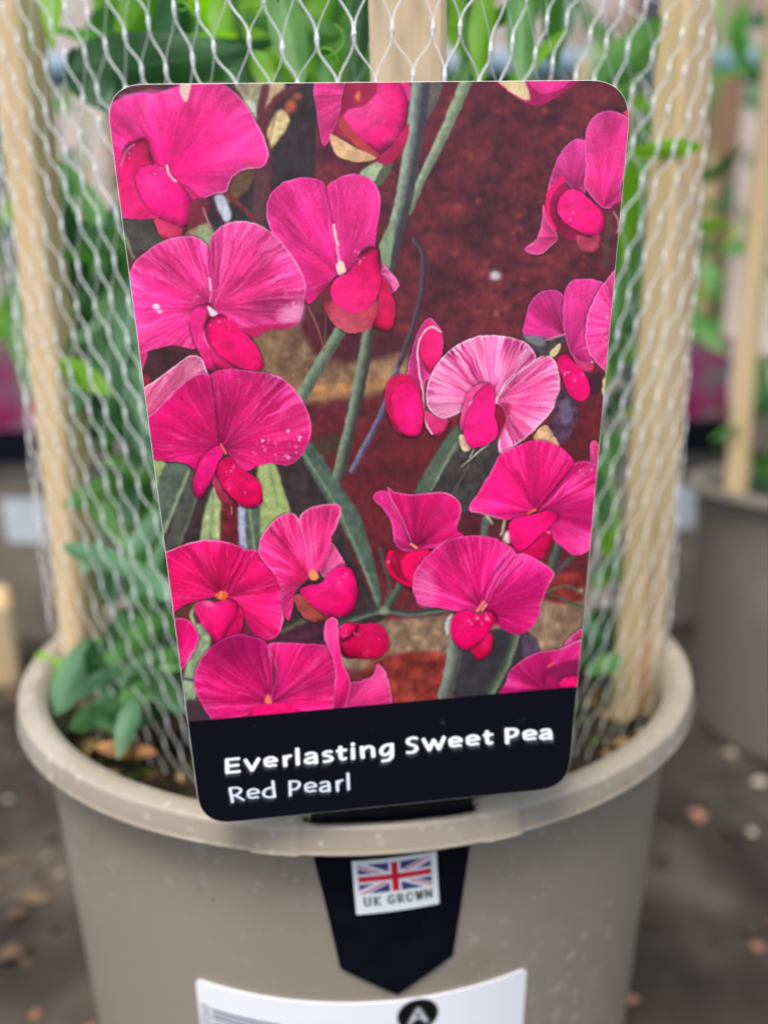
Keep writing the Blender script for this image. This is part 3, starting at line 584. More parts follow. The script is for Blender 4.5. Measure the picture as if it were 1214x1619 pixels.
    s.area([(860, 1062), (884, 1050), (925, 1042), (925, 1068), (886, 1078)], (136, 22, 76), 5, .2); s.keel([(882, 1085), (892, 1072), (912, 1070), (914, 1090)], (236, 10, 100)); s.stroke([(866, 1055), (876, 1048)], 3, (230, 90, 90), soft=2)
    # --- F14
    s.petal([(262, 985), (285, 977), (302, 984), (314, 1004), (308, 1028), (284, 1064), (268, 1060)], (270, 1055), (216, 8, 102), (226, 24, 122), .12, 9, ra=.6)
    s.petal([(250, 885), (280, 865), (304, 857), (330, 853), (360, 857), (388, 870), (378, 905), (362, 942), (345, 944), (320, 948), (290, 958), (256, 975)],
            (352, 944), (206, 16, 62), (238, 20, 120), .18, 12, rim=(254, 190, 215), ra=.85, p=.7, rimside=(-.3, -.9))
    s.petal([(388, 870), (404, 870), (422, 883), (438, 906), (446, 940), (448, 975), (441, 1002), (422, 1013), (404, 1004), (388, 980), (372, 952), (358, 944), (374, 905)],
            (356, 944), (216, 10, 80), (238, 24, 122), .16, 12, rim=(254, 180, 210), ra=.85, p=.7, shadow=False, rimside=(.9, -.3))
    for a, b in (((388, 872), (362, 930)), ((380, 868), (354, 930)), ((396, 884), (368, 935)), ((384, 890), (350, 936))):
        s.stroke([a, b], 2.4, (140, 2, 56), soft=2.5, alpha=.75)
    s.keel([(360, 975), (382, 960), (382, 1000), (368, 1020), (345, 1022)], (206, 0, 76))
    s.keel([(307, 962), (318, 950), (340, 952), (360, 948), (374, 955), (374, 975), (362, 990), (346, 1018), (334, 1006), (318, 985)], (240, 12, 104), (-.4, -.5), .3, .25)
    s.blob(330, 955, 10, 5, (252, 140, 180), .7, .3); s.area([(340, 940), (352, 934), (360, 938), (358, 948), (345, 948)], (238, 100, 60), 2); s.stroke([(350, 936), (348, 946)], 2, (255, 180, 120))
    # --- F15
    s.keel([(463, 946), (476, 940), (500, 962), (530, 976), (500, 984), (478, 974)], (160, 70, 60), amt=.05)
    s.petal([(520, 858), (535, 872), (546, 896), (528, 906), (514, 914), (506, 904)], (508, 915), (232, 50, 126), (240, 100, 164), .35, 10, ra=.7)
    s.petal([(472, 821), (463, 811), (450, 812), (432, 824), (416, 844), (408, 868), (416, 888), (432, 906), (444, 935), (449, 972), (457, 982), (463, 960), (466, 938), (482, 920), (492, 905), (484, 860)],
            (490, 915), (244, 10, 104), (244, 64, 148), .3, 12, rim=(255, 190, 220), ra=.8, rimside=(-.6, -.7))
    s.petal([(472, 821), (486, 805), (506, 798), (530, 796), (539, 803), (535, 826), (524, 850), (518, 876), (508, 900), (494, 908), (485, 865)],
            (496, 912), (240, 14, 106), (246, 70, 152), .32, 12, rim=(255, 190, 220), ra=.8, shadow=False, rimside=(.2, -.9))
    s.blob(476, 905, 9, 12, (196, 20, 64), .6); s.area([(488, 912), (492, 900), (498, 903), (504, 912), (496, 918)], (250, 150, 90), 1.5)
    s.keel([(474, 936), (484, 926), (506, 922), (522, 905), (540, 895), (556, 900), (563, 918), (566, 940), (557, 965), (538, 977), (514, 972), (492, 956)], (240, 8, 106), (-.3, -.3), .3, .4)
    s.blob(530, 945, 26, 10, (212, 10, 80), .6, .2); s.specks(532, 905, 548, 930, 6, (1, 2.4))
    # bud
    s.keel([(532, 1012), (536, 992), (552, 984), (574, 987), (590, 984), (606, 992), (615, 1010), (612, 1028), (596, 1041), (566, 1042), (542, 1038)], (196, 0, 62), (.4, -.3), .2, .5)
    s.keel([(535, 1004), (538, 990), (552, 986), (564, 992), (554, 1008), (542, 1012)], (222, 6, 76), (-.3, -.4), .3); s.stroke([(566, 990), (560, 1002), (540, 1014)], 5, (110, 4, 44), soft=3)
    s.specks(536, 990, 552, 1006, 5, (1, 2.4)); s.specks(560, 1000, 600, 1030, 4)
    # --- F16
    s.petal([(540, 1120), (546, 1090), (555, 1079), (575, 1075), (590, 1067), (597, 1049), (608, 1060), (615, 1080), (615, 1120)], (540, 1130), (206, 20, 108), (218, 56, 136), .12, ra=.7)
    s.petal([(423, 1022), (414, 1011), (396, 1005), (372, 1003), (346, 1014), (324, 1032), (310, 1058), (307, 1082), (314, 1104), (328, 1128), (345, 1150), (400, 1150), (426, 1112), (432, 1060)],
            (428, 1112), (222, 6, 96), (214, 28, 122), .2, 13, rim=(246, 120, 180), ra=.6, p=.7)
    s.area([(350, 1005), (400, 1002), (420, 1020), (400, 1050), (340, 1040)], (160, 6, 90), 20, alpha=.4)
    s.petal([(423, 1022), (440, 1016), (472, 1017), (516, 1022), (530, 1060), (530, 1140), (430, 1140), (428, 1110), (436, 1060)],
            (430, 1112), (222, 6, 100), (222, 34, 128), .18, 13, rim=(246, 120, 180), ra=.6, p=.7, shadow=False)
    for a, b in (((422, 1024), (428, 1098)), ((432, 1030), (430, 1098)), ((440, 1040), (434, 1100)), ((404, 1050), (422, 1100)), ((412, 1040), (425, 1098))):
        s.stroke([a, b], 2.2, (140, 4, 70), soft=2, alpha=.65)
    s.area([(418, 1110), (424, 1098), (430, 1112)], (246, 120, 100), 1.5); s.keel([(394, 1140), (404, 1118), (440, 1112), (468, 1116), (470, 1140)], (248, 12, 106), (0, -.6), .1, shadow=False)
    s.petal([(512, 1010), (514, 985), (524, 976), (534, 982), (537, 1020), (543, 1050), (553, 1072), (555, 1088), (546, 1118), (526, 1130), (530, 1060), (520, 1028)], (530, 1130), (206, 14, 98), (222, 30, 124), .1, 8, rim=(250, 150, 195), ra=.7)
    # --- halftone grain, then the navy panel with its lettering
    s.blur(1, 1)
    X, Y = Xo, Yo; s.X, s.Y = X.astype(np.float32), Y.astype(np.float32)
    g = (np.sin(X * 1.75 + Y * .5) * np.sin(Y * 1.75 - X * .5))
    s.img *= (1 + .05 * g)[..., None]; s.img += (.022 * g * np.array([1, .5, 1], np.float32)[:, None, None]).transpose(1, 2, 0)
    s.img *= (1 + .10 * (vnoise(X / 1.7, Y / 1.7) - .5))[..., None]
    s.img = s.img * .965 + .012
    yb = 1141.5 - (X - 295) * (1141.5 - 1085) / 625
    a = np.clip(Y - yb + .5, 0, 1)
    s.mix(W, a, (9, 11, 22)); nn = fbm(X / 60, Y / 40)
    s.img += (np.clip(nn - .5, 0, 1) * a * .02)[..., None]
    s.blob(490, 1092 + 8, 0.1, .1, (0, 0, 0), 0)
    bx = [(355.5, 382, 1197, 1224), (385, 412, 1198, 1221), (415, 440, 1194.5, 1215.5), (445, 463, 1192, 1213), (465, 476, 1181.5, 1211), (480, 503.5, 1187.5, 1209.5), (508.5, 528, 1185, 1207), (529.5, 550, 1178.5, 1204),
          (553, 563, 1173, 1202), (567.5, 594.5, 1177, 1199.5), (598.5, 623.5, 1174, 1206)]
    s.text('Everlasting', bx, 6.6, (250, 252, 255), -.1, (-2.0, 6, (118, 130, 132)))
    s.text('Sweet', [(640, 662.5, 1163.5, 1193), (666, 705, 1164.5, 1188), (707, 732, 1163, 1184), (734.5, 759.5, 1160, 1181.5), (761.5, 781, 1154, 1179)], 6.6, (250, 252, 255), -.1, (1.0, 6, (118, 130, 132)))
    s.text('Pea', [(796.5, 820.5, 1149.5, 1176.5), (824, 850, 1152, 1173), (851.5, 873.5, 1150.5, 1171)], 6.6, (250, 252, 255), -.1, (3.5, 6, (118, 130, 132)))
    s.text('Red', [(360.5, 387.5, 1243, 1269.5), (389, 411.5, 1245.5, 1265), (414, 437, 1234, 1263)], 4.6, (232, 238, 250), -.1, (-2.5, 6, (104, 112, 118)))
    s.text('Pearl', [(455, 476, 1233, 1259), (479.5, 502, 1235.5, 1255), (504, 523.5, 1234, 1253.5), (529, 544, 1231.5, 1252), (546, 555, 1221, 1250)], 4.6, (232, 238, 250), -.1, (-1.5, 6, (104, 112, 118)))
    for x, y, r in ((402, 1148, 1.4), (588, 1156, 1.2), (828, 1138, 2.2), (820, 1140, 1.6), (700, 1142, 4)):
        s.blob(x, y, r, r, (120, 116, 110), .35)
    return np.clip(s.img, 0, 1)
# ---------------------------------------------------------------- the setting: ground, far wall
M_ground = mat('wet_earth', lin((36, 32, 29)), .8, .25, lin((78, 70, 60)), 16, lin((52, 47, 40)), bump=.6, bscale=120)
g = mesh('ground', [(-30, -30, 0), (30, -30, 0), (30, 30, 0), (-30, 30, 0)], [(0, 1, 2, 3)], M_ground, smooth=False); tag(g, kind='structure')
def chips(name, n, box, z0, size, m, zfun=None):
    V, Fc, mi = [], [], []
    for k in range(n):
        x = rnd.uniform(box[0], box[1]); y = rnd.uniform(box[2], box[3]); s = rnd.uniform(*size) * (1 if rnd.random() < .9 else 1.8)
        z = z0 if zfun is None else zfun(x, y)
        if z is None: continue
        a = rnd.uniform(0, 6.3); ex = Vector((math.cos(a), math.sin(a), rnd.uniform(-.4, .4))) * s; ey = Vector((-math.sin(a), math.cos(a), rnd.uniform(-.4, .4))) * s * rnd.uniform(.4, 1); c = Vector((x, y, z + s * .4))
        b = len(V); V += [c + ex, c + ey, c - ex * rnd.uniform(.6, 1), c - ey, c + Vector((0, 0, s * rnd.uniform(.4, .7))), c - Vector((0, 0, s * .5))]
        for q in range(4): Fc += [(b + q, b + (q + 1) % 4, b + 4), (b + (q + 1) % 4, b + q, b + 5)]; mi += [k % len(m)] * 2
    o = mesh(name, V, Fc, smooth=False)
    for q in m: o.data.materials.append(q)
    o.data.polygons.foreach_set('material_index', mi); return o
M_chip = [mat('grit_brown', lin((96, 78, 64)), .8, .2, lin((60, 50, 42)), 40), mat('grit_pale', lin((168, 158, 144)), .8, .3, lin((120, 108, 96)), 40), mat('grit_red', lin((168, 118, 98)), .8, .2, lin((110, 76, 62)), 40), mat('grit_dark', lin((44, 38, 34)), .8, .2, lin((60, 54, 46)), 40)]
o = chips('grit', 6000, (-.6, .8, -.12, 1.3), 0, (.0012, .0052), [M_chip[0], M_chip[3], M_chip[0], M_chip[3], M_chip[2], M_chip[3], M_chip[0], M_chip[1]]); tag(o, 'loose grit and crumbs of bark strewn over the dark ground', 'grit', kind='stuff')

def litter():
    V, Fc, mi = [], [], []
    for k in range(300):
        x, y = rnd.uniform(-.6, .8), rnd.uniform(-.1, 1.2); L = rnd.uniform(.006, .02); w = rnd.uniform(.0006, .004); a = rnd.uniform(0, 6.3); b = len(V)
        ex, ey = Vector((math.cos(a), math.sin(a), 0)), Vector((-math.sin(a), math.cos(a), 0)); c = Vector((x, y, .0012))
        for f in (0, .3, .6, 1):
            q = math.sin(math.pi * (f * .9 + .05)); z = Vector((0, 0, .004 * q * rnd.random()))
            V += [c + ex * (f * L) + ey * (w * q) + z, c + ex * (f * L) - ey * (w * q) + z * .6]
        for q in range(3): Fc.append((b + 2 * q, b + 2 * q + 1, b + 2 * q + 3, b + 2 * q + 2)); mi.append(k % 3)
    o = mesh('leaf_litter', V, Fc)
    for m in (mat('litter_brown', lin((84, 66, 50)), .8, .2, lin((56, 44, 34)), 90), mat('litter_dark', lin((52, 44, 34)), .8, .2, lin((36, 30, 24)), 90), mat('litter_straw', lin((118, 100, 76)), .8, .2, lin((84, 70, 52)), 90)): o.data.materials.append(m)
    o.data.polygons.foreach_set('material_index', mi); tag(o, 'dead leaf scraps and straw scattered on the ground', 'leaf litter', kind='stuff')
litter()
M_wallpaint = mat('pinkish_render', lin((206, 190, 180)), .9, .1, lin((150, 124, 108)), 1.3, lin((186, 170, 160)), bump=.2, bscale=30)
def box(name, c, s, m, parent=None, bev=0, rot=0):
    bm = bmesh.new(); bmesh.ops.create_cube(bm, size=1); bmesh.ops.scale(bm, vec=s, verts=bm.verts)
    if bev: bmesh.ops.bevel(bm, geom=bm.edges[:], offset=bev, segments=2, affect='EDGES', profile=.6)
    me = bpy.data.meshes.new(name); bm.to_mesh(me); bm.free(); me.materials.append(m); me.polygons.foreach_set('use_smooth', [False] * len(me.polygons))
    o = bpy.data.objects.new(name, me); COL.objects.link(o); o.location = c; o.rotation_euler.z = rot
    if parent: o.parent = parent
    return o
w_ = box('rendered_wall', (0, 3.4, 1.3), (9, .16, 2.6), M_wallpaint); tag(w_, 'pale pinkish rendered wall far behind the pots, out of focus', 'wall')
def tube(name, pts, r, m, parent=None, seg=8, r1=None, cap=True):
    P = [Vector(p) for p in pts]; V, Fc = [], []; n = len(P); up = None
    for i, p in enumerate(P):
        t = (P[min(i + 1, n - 1)] - P[max(i - 1, 0)]).normalized()
        if up is None: up = t.orthogonal().normalized()
        up = (up - t * up.dot(t)).normalized(); s = t.cross(up)
        rr = r if r1 is None else r + (r1 - r) * i / (n - 1)
        for k in range(seg):
            a = 2 * math.pi * k / seg; V.append(p + (up * math.cos(a) + s * math.sin(a)) * rr)
    for i in range(n - 1):
        for k in range(seg): Fc.append((i * seg + k, i * seg + (k + 1) % seg, (i + 1) * seg + (k + 1) % seg, (i + 1) * seg + k))
    if cap: Fc += [tuple(range(seg))[::-1], tuple(range((n - 1) * seg, n * seg))]
    return mesh(name, V, Fc, m, parent)
M_pipe = mat('blue_grey_plastic', lin((150, 176, 190)), .4, .5, lin((110, 134, 148)), 8)
M_post = mat('weathered_timber', lin((150, 118, 92)), .8, .2, lin((96, 76, 62)), 12, bump=.3, stretch=(1, 1, .15))
# bench frame behind the pots: uprights in the ground and a rail laid on them
rl = empty('bench_frame', (0, 1.02, 0)); tag(rl, 'blue grey tubular rail on brown timber uprights behind the pots', 'rail')
zr = ZR + .075 + 1.205 * math.tan(math.radians(31.0 - 11.9))
tube('rail', [(-1.6, 0, zr), (1.6, 0, zr)], .024, M_pipe, rl, 16)
for x in (-1.15, -.36, .535, 1.25): box('upright', (x, 0, (zr - .017) / 2), (.05, .04, zr - .017), M_post, rl, .003)
# slate coloured bins further back
M_dark = mat('slate_plastic', lin((84, 86, 98)), .6, .4, lin((62, 64, 74)), 6)
for x, y, h, wd, lab in ((-.98, 2.1, 1.65, .14, 'narrow slate grey post far behind the left cane'), (.93, 2.3, 1.7, .16, 'narrow slate grey post far behind the right of the label')):
    p = box('signpost', (x, y, h / 2), (wd, wd, h), M_dark, bev=.01); tag(p, lab, 'post')
# ---------------------------------------------------------------- pots
def pot_plastic(name, base, dusty, sp):
    m = mat(name, base, .36, .5, tuple(c * .93 for c in base), 9, bump=.05, bscale=400); n = m.node_tree; b = n.nodes['Principled BSDF']
    src = b.inputs['Base Color'].links[0].from_socket
    tc = n.nodes['Texture Coordinate']; cur = src
    tc2 = n.nodes.new('ShaderNodeTexNoise'); tc2.inputs['Scale'].default_value = 11; n.links.new(tc.outputs['Object'], tc2.inputs[0])
    cl_ = n.nodes.new('ShaderNodeMapRange'); cl_.inputs[1].default_value = .36; cl_.inputs[2].default_value = .52; n.links.new(tc2.outputs[0], cl_.inputs[0])
    for sc, lo, hi, amt, c in ((24, .50, .72, .35, dusty), (60, .36, .28, .25, (.16, .10, .06)), (300, .30, .27, .4, tuple(v * .45 for v in base))):
        nz = n.nodes.new('ShaderNodeTexNoise'); nz.inputs['Scale'].default_value = sc; nz.inputs['Detail'].default_value = 2; n.links.new(tc.outputs['Object'], nz.inputs[0])
        r = n.nodes.new('ShaderNodeMapRange'); r.inputs[1].default_value = lo; r.inputs[2].default_value = hi; r.inputs[3].default_value = 0; r.inputs[4].default_value = amt; n.links.new(nz.outputs[0], r.inputs[0])
        mx = n.nodes.new('ShaderNodeMix'); mx.data_type = 'RGBA'; mx.inputs[7].default_value = (*c, 1); mm = n.nodes.new('ShaderNodeMath'); mm.operation = 'MULTIPLY'; n.links.new(r.outputs[0], mm.inputs[0]); n.links.new(cl_.outputs[0], mm.inputs[1]); n.links.new(mm.outputs[0], mx.inputs[0]); n.links.new(cur, mx.inputs[6]); cur = mx.outputs[2]
    for sc, rad, amt in ((170, .26, .7), (420, .3, .6), (90, .16, .8), (260, .24, .6)):      # dried droplets: small round pale dots
        vo = n.nodes.new('ShaderNodeTexVoronoi'); vo.inputs['Scale'].default_value = sc; n.links.new(tc.outputs['Object'], vo.inputs[0])
        r = n.nodes.new('ShaderNodeMapRange'); r.inputs[1].default_value = rad; r.inputs[2].default_value = rad * .35; r.inputs[3].default_value = 0; r.inputs[4].default_value = amt; n.links.new(vo.outputs['Distance'], r.inputs[0])
        sp_ = n.nodes.new('ShaderNodeSeparateColor'); n.links.new(vo.outputs['Color'], sp_.inputs[0])
        g = n.nodes.new('ShaderNodeMapRange'); g.inputs[1].default_value = .4; g.inputs[2].default_value = .7; n.links.new(sp_.outputs[0], g.inputs[0])
        m1 = n.nodes.new('ShaderNodeMath'); m1.operation = 'MULTIPLY'; n.links.new(r.outputs[0], m1.inputs[0]); n.links.new(g.outputs[0], m1.inputs[1])
        m2 = n.nodes.new('ShaderNodeMath'); m2.operation = 'MULTIPLY'; n.links.new(m1.outputs[0], m2.inputs[0]); n.links.new(cl_.outputs[0], m2.inputs[1])
        mx = n.nodes.new('ShaderNodeMix'); mx.data_type = 'RGBA'; mx.inputs[7].default_value = (*dusty, 1); n.links.new(m2.outputs[0], mx.inputs[0]); n.links.new(cur, mx.inputs[6]); cur = mx.outputs[2]
    n.links.new(cur, b.inputs['Base Color']); return m
POTC = (.310, .268, .206)
M_pot = pot_plastic('taupe_plastic', POTC, (.50, .47, .43), 1)
def rwall(z): return .0800 + .06 * (z + .005)                   # z measured from the rim
def rim_profile(th, slot):
    """closed section of the lip (r, z): inner edge, top, ridge, outer face, lower edge, underside"""
    k = 0.0; st = 0.0
    if slot:
        a = math.degrees(th)
        def sm(x, a0, a1): t = min(1, max(0, (x - a0) / (a1 - a0))); return t * t * (3 - 2 * t)
        k = sm(a, -5.9, -5.4) * (1 - sm(a, 14.8, 15.3)); st = (sm(a, -11.5, -11.3) * (1 - sm(a, 19.7, 19.9))) * (1 - .75 * k) * .00055
    wob = .00012 * mnoise.noise(Vector((math.cos(th) * 9, math.sin(th) * 9, 1))) + .00006 * mnoise.noise(Vector((math.cos(th) * 60, math.sin(th) * 60, 4)))
    ri = .0797 + .0030 * k
    pr = [(ri, -.0020), (ri, -.0006), (ri + .0004, -.0001 + st * .6), (ri + (.0838 - ri) * .5, .0002 * (1 - k) + st), (.0838, -.0000 + st), (.0841 + st * .5, -.0001 + st * .9), (.08435 + st, -.0004), (.0845 + st, -.0008), (.0848 + st, -.0038), (.0849 + st, -.0042), (.0851 + st, -.0045 + wob * 2), (.0850 + st, -.0048 + wob * 2), (.0846, -.0050 + wob * 2), (.0838, -.0047), (.0828, -.0018)]
    return [(r + wob, z) for r, z in pr]
def lathe_ring(name, prof, n, m, parent):
    V, Fc = [], []; k = None
    for i in range(n):
        th = 2 * math.pi * i / n - math.pi; p = prof(th); k = len(p)
        for r, z in p: V.append((r * math.sin(th), -r * math.cos(th), ZR + z))
    for i in range(n):
        j = (i + 1) % n
        for q in range(k): Fc.append((i * k + q, j * k + q, j * k + (q + 1) % k, i * k + (q + 1) % k))
    return mesh(name, V, Fc, m, parent)
def make_pot(name, m, slot=True, n=720):
    t = empty(name)
    lathe_ring('rim', lambda th: rim_profile(th, slot), n, m, t)
    zs = [-.0010, -.012, -.03, -.06, -.10, -.148, -.1545]; pr = [(rwall(z), z) for z in zs] + [(rwall(-.1545) - .003, -.155), (rwall(-.1545) - .003, -.1535), (rwall(-.148) - .0015, -.150)] + [(rwall(z) - .0013, z) for z in zs[::-1][2:]]
    V, Fc = [], []; k = len(pr); N = 160
    for i in range(N):
        th = 2 * math.pi * i / N
        for r, z in pr: V.append((r * math.sin(th), -r * math.cos(th), ZR + z))
    for i in range(N):
        j = (i + 1) % N
        for q in range(k): Fc.append((i * k + q, j * k + q, j * k + (q + 1) % k, i * k + (q + 1) % k))
    V.append((0, 0, .0016)); c = len(V) - 1
    mesh('wall', V[:-1], Fc, m, t)
    rb = rwall(-.1535) - .0035; mesh('base', [(rb * math.sin(a * math.pi / 20), rb * math.cos(a * math.pi / 20), .003) for a in range(40)], [tuple(range(40))], m, t)
    return t
pot = make_pot('plant_pot', M_pot); tag(pot, 'taupe plastic plant pot in front, filling the lower picture, flower label hooked into its rim', 'plant pot')

def wall_patch(name, outline, m, parent, off, uvbox=None, thick=.00025, sub=1.0):
    """a thin sheet wrapped round the pot wall; outline in (degrees, mm below the rim)"""
    bm = bmesh.new(); vs = [bm.verts.new((a, 0, z)) for a, z in outline]; bm.faces.new(vs)
    a0, a1 = min(p[0] for p in outline), max(p[0] for p in outline); x = math.ceil(a0) + .137
    while x < a1:
        bmesh.ops.bisect_plane(bm, geom=bm.verts[:] + bm.edges[:] + bm.faces[:], plane_co=(x, 0, 0), plane_no=(1, 0, 0)); x += sub
    bm.verts.ensure_lookup_table(); V = []; uv = []
    for v in bm.verts:
        a, z = math.radians(v.co.x), v.co.z / 1000; r = rwall(z) + off + thick
        V.append((r * math.sin(a), -r * math.cos(a), ZR + z))
        if uvbox: uv.append(((v.co.x - uvbox[0]) / (uvbox[1] - uvbox[0]), (v.co.z - uvbox[2]) / (uvbox[3] - uvbox[2])))
    F1 = [tuple(v.index for v in f.verts) for f in bm.faces]; n = len(V)
    nrm = Vector(V[F1[0][1]]) - Vector(V[F1[0][0]])
    B = [(x * (1 - thick / .08), y * (1 - thick / .08), z) for x, y, z in V]
    edges = [(e.verts[0].index, e.verts[1].index) for e in bm.edges if len(e.link_faces) == 1]
    Fc = F1 + [tuple(q + n for q in f[::-1]) for f in F1] + [(a, b, b + n, a + n) for a, b in edges]
    bm.free()
    o = mesh(name, V + B, Fc, m, parent, smooth=False, uvs=(uv + uv) if uvbox else None)
    bm = bmesh.new(); bm.from_mesh(o.data); bmesh.ops.recalc_face_normals(bm, faces=bm.faces); bm.to_mesh(o.data); bm.free(); return o
def rounded(pts, r, n=6):
    out = []; P = [Vector((*p, 0)) for p in pts]; k = len(P)
    for i in range(k):
        rr = r[i] if isinstance(r, (list, tuple)) else r
        a = (P[i - 1] - P[i]).normalized(); b = (P[(i + 1) % k] - P[i]).normalized()
        s, e = P[i] + a * rr, P[i] + b * rr
        for j in range(n + 1):
            t = j / n; q = s * (1 - t) ** 2 + P[i] * 2 * t * (1 - t) + e * t * t; out.append((q.x, q.y))
    return out
# white price sticker
A0, A1, Z0, Z1 = -23.3, 25.0, -96.0, -40.3
def paint_sticker():
    w, h = 1150, 960; x, y = np.meshgrid(np.linspace(0, 66, w), np.linspace(0, 55.7, h)); s = Print(x, y, (244, 246, 250))
    def rect(x0, y0, x1, y1, c): s.mix((slice(None), slice(None)), np.clip(np.minimum(np.minimum(x - x0, x1 - x), np.minimum(y - y0, y1 - y)) * 17 + .5, 0, 1), c)
    yy = 5.9
    for k, t in enumerate((.62, .28, .62, .3, .9, .3, .5, .3, .7, .3, .3, .8, .3, .5, .9, .3, .3, .6, .3, .8, .3, .6, .3, .3, .7)):
        rect(3.4, yy, 17.5, yy + t, (66, 80, 104)); yy += t + (.42, .3, .6, .45)[k % 4]
    s2 = Print(y, 66 - x, (0, 0, 0)); s2.img = s.img                     # digits run down the left edge
    for k, ch in enumerate('00206'):
        s2.text(ch, [(5.6 + k * 1.75, 6.9 + k * 1.75, 66 - 2.9, 66 - .9)], .26, (110, 124, 140), 0)
    s.blob(43.2, 3.85, 3.9, 3.7, (2, 3, 5), 1, 0, 12)
    s.text('A', [(41.2, 45.3, 2.0, 6.2)], .8, (236, 238, 242), 0)
    rect(20.5, 7.2, 21.3, 9.8, (120, 132, 146)); rect(22.2, 7.6, 34, 8.2, (150, 160, 172)); rect(22.2, 9.4, 36, 10.0, (150, 160, 172))
    return np.clip(s.img, 0, 1)
M_stick = print_mat('price_sticker_print', paint_sticker(), .35)
wall_patch('price_sticker', rounded([(A0, Z0), (A1, Z0), (A1 - .4, Z1), (A0 + .2, Z1)], [1.2, 1.2, 1.3, 1.3]), M_stick, pot, .0001, (A0, A1, Z0, Z1))

# ---------------------------------------------------------------- the plant label: picture card, tab through the rim, UK mark
lab = empty('plant_label', (0, -.0816, ZR)); tag(lab, 'sharp glossy label of pink flowers over a navy name panel, hooked in front rim', 'plant label')
O = Vector((0.00619143, -0.08587449, ZR + 0.00478434)); EX = Vector((0.99552831, 0.08771195, 0.03507137)); EN = Vector((0.08714247, -0.99604297, 0.01745241)); EY = Vector((-0.03646337, 0.01431816, 0.99923241))
inv = Matrix.Translation(-Vector(lab.location))
def card_art(lx, ly):
    """artwork units at a point of the card (lx, ly in metres on the card)"""
    P = [O[k] + EX[k] * lx + EY[k] * ly - CAM[k] for k in range(3)]
    z = sum(P[k] * AF[k] for k in range(3)); return 607 + 1169 * sum(P[k] * AX[k] for k in range(3)) / z, 809.5 - 1169 * sum(P[k] * AU[k] for k in range(3)) / z
LX0, LX1, LY0, LY1 = -.034, .041, -.001, .108
tx, ty = np.meshgrid(np.linspace(LX0, LX1, 1150), np.linspace(LY1, LY0, 1660))
cx_, cy_ = card_art(tx, ty)
M_card = print_mat('flower_print', paint_card(cx_, cy_), .34, .22)
M_white = mat('white_card_edge', lin((232, 228, 224)), .5, .4, lin((214, 208, 204)), 300)
M_navy = mat('navy_card', lin((8, 10, 20)), .6, .08, lin((12, 15, 27)), 200)
ol = rounded([(-.02945, 0), (.02945, 0), (.03854, .10557), (-.03169, .10589)], [.0052, .0050, .0062, .0050], 10)
n = len(ol); T = .00042
# finely divided front so that the card can bow a little
def card_pt(x, y, d): return O + EX * x + EY * y - EN * d - Vector(lab.location)
V = [card_pt(x, y, 0) for x, y in ol] + [card_pt(x, y, T) for x, y in ol]
uv = [((x - LX0) / (LX1 - LX0), (y - LY0) / (LY1 - LY0)) for x, y in ol] * 2
Fc = [tuple(range(n)), tuple(range(2 * n - 1, n - 1, -1))] + [(i, i + n, (i + 1) % n + n, (i + 1) % n) for i in range(n)]
card = mesh('picture_card', V, Fc, M_card, lab, smooth=False, uvs=uv); card.data.materials.append(M_white)
for i, p in enumerate(card.data.polygons): p.material_index = 0 if i == 0 else 1
bv = card.modifiers.new('Bevel', 'BEVEL'); bv.width = .00008; bv.segments = 2; bv.limit_method = 'ANGLE'; bv.material = 1
# tab: leaves the foot of the card, bends back over the ridge and dips behind the lip
tl, tr = [], []
foot = [(-.01237, .0009), (.01368, .0009)]
a_ = [math.radians(-4.82), math.radians(14.69)]
rows = []
for k in range(13):
    t = k / 12; L = card_pt(foot[0][0], foot[0][1] - .0008 * t, T * .9 + .00003); R_ = card_pt(foot[1][0], foot[1][1] - .0008 * t, T * .9 + .00003); row = []
    for j in range(17):
        u = j / 16; P = L.lerp(R_, u) + Vector(lab.location)
        a = a_[0] + (a_[1] - a_[0]) * u; r = .0818 - .0006 * max(0, t - .6); Q = Vector((r * math.sin(a), -r * math.cos(a), ZR - .004))
        m1 = P + Vector((0, .0006, -.0030)); m2 = Vector((Q.x, Q.y - .0002, ZR + .0022))
        row.append(P * (1 - t) ** 3 + m1 * 3 * t * (1 - t) ** 2 + m2 * 3 * t * t * (1 - t) + Q * t ** 3 - Vector(lab.location))
    rows.append(row)
V = [p for r in rows for p in r]; Fc = [(k * 17 + j, k * 17 + j + 1, (k + 1) * 17 + j + 1, (k + 1) * 17 + j) for k in range(12) for j in range(16)]
nk = mesh('tab_neck', V, Fc, M_navy, lab); so = nk.modifiers.new('Solidify', 'SOLIDIFY'); so.thickness = .0003; so.offset = 0
tb = wall_patch('tab', [(-4.82, -3.6), (-4.72, -8.9), (-3.52, -18.41), (-1.97, -32.1), (5.47, -38.73), (12.89, -31.73), (13.79, -20.89), (14.69, -8.9), (14.69, -3.6)][::-1], M_navy, lab, .0001, thick=.0004); tb.data.transform(inv)
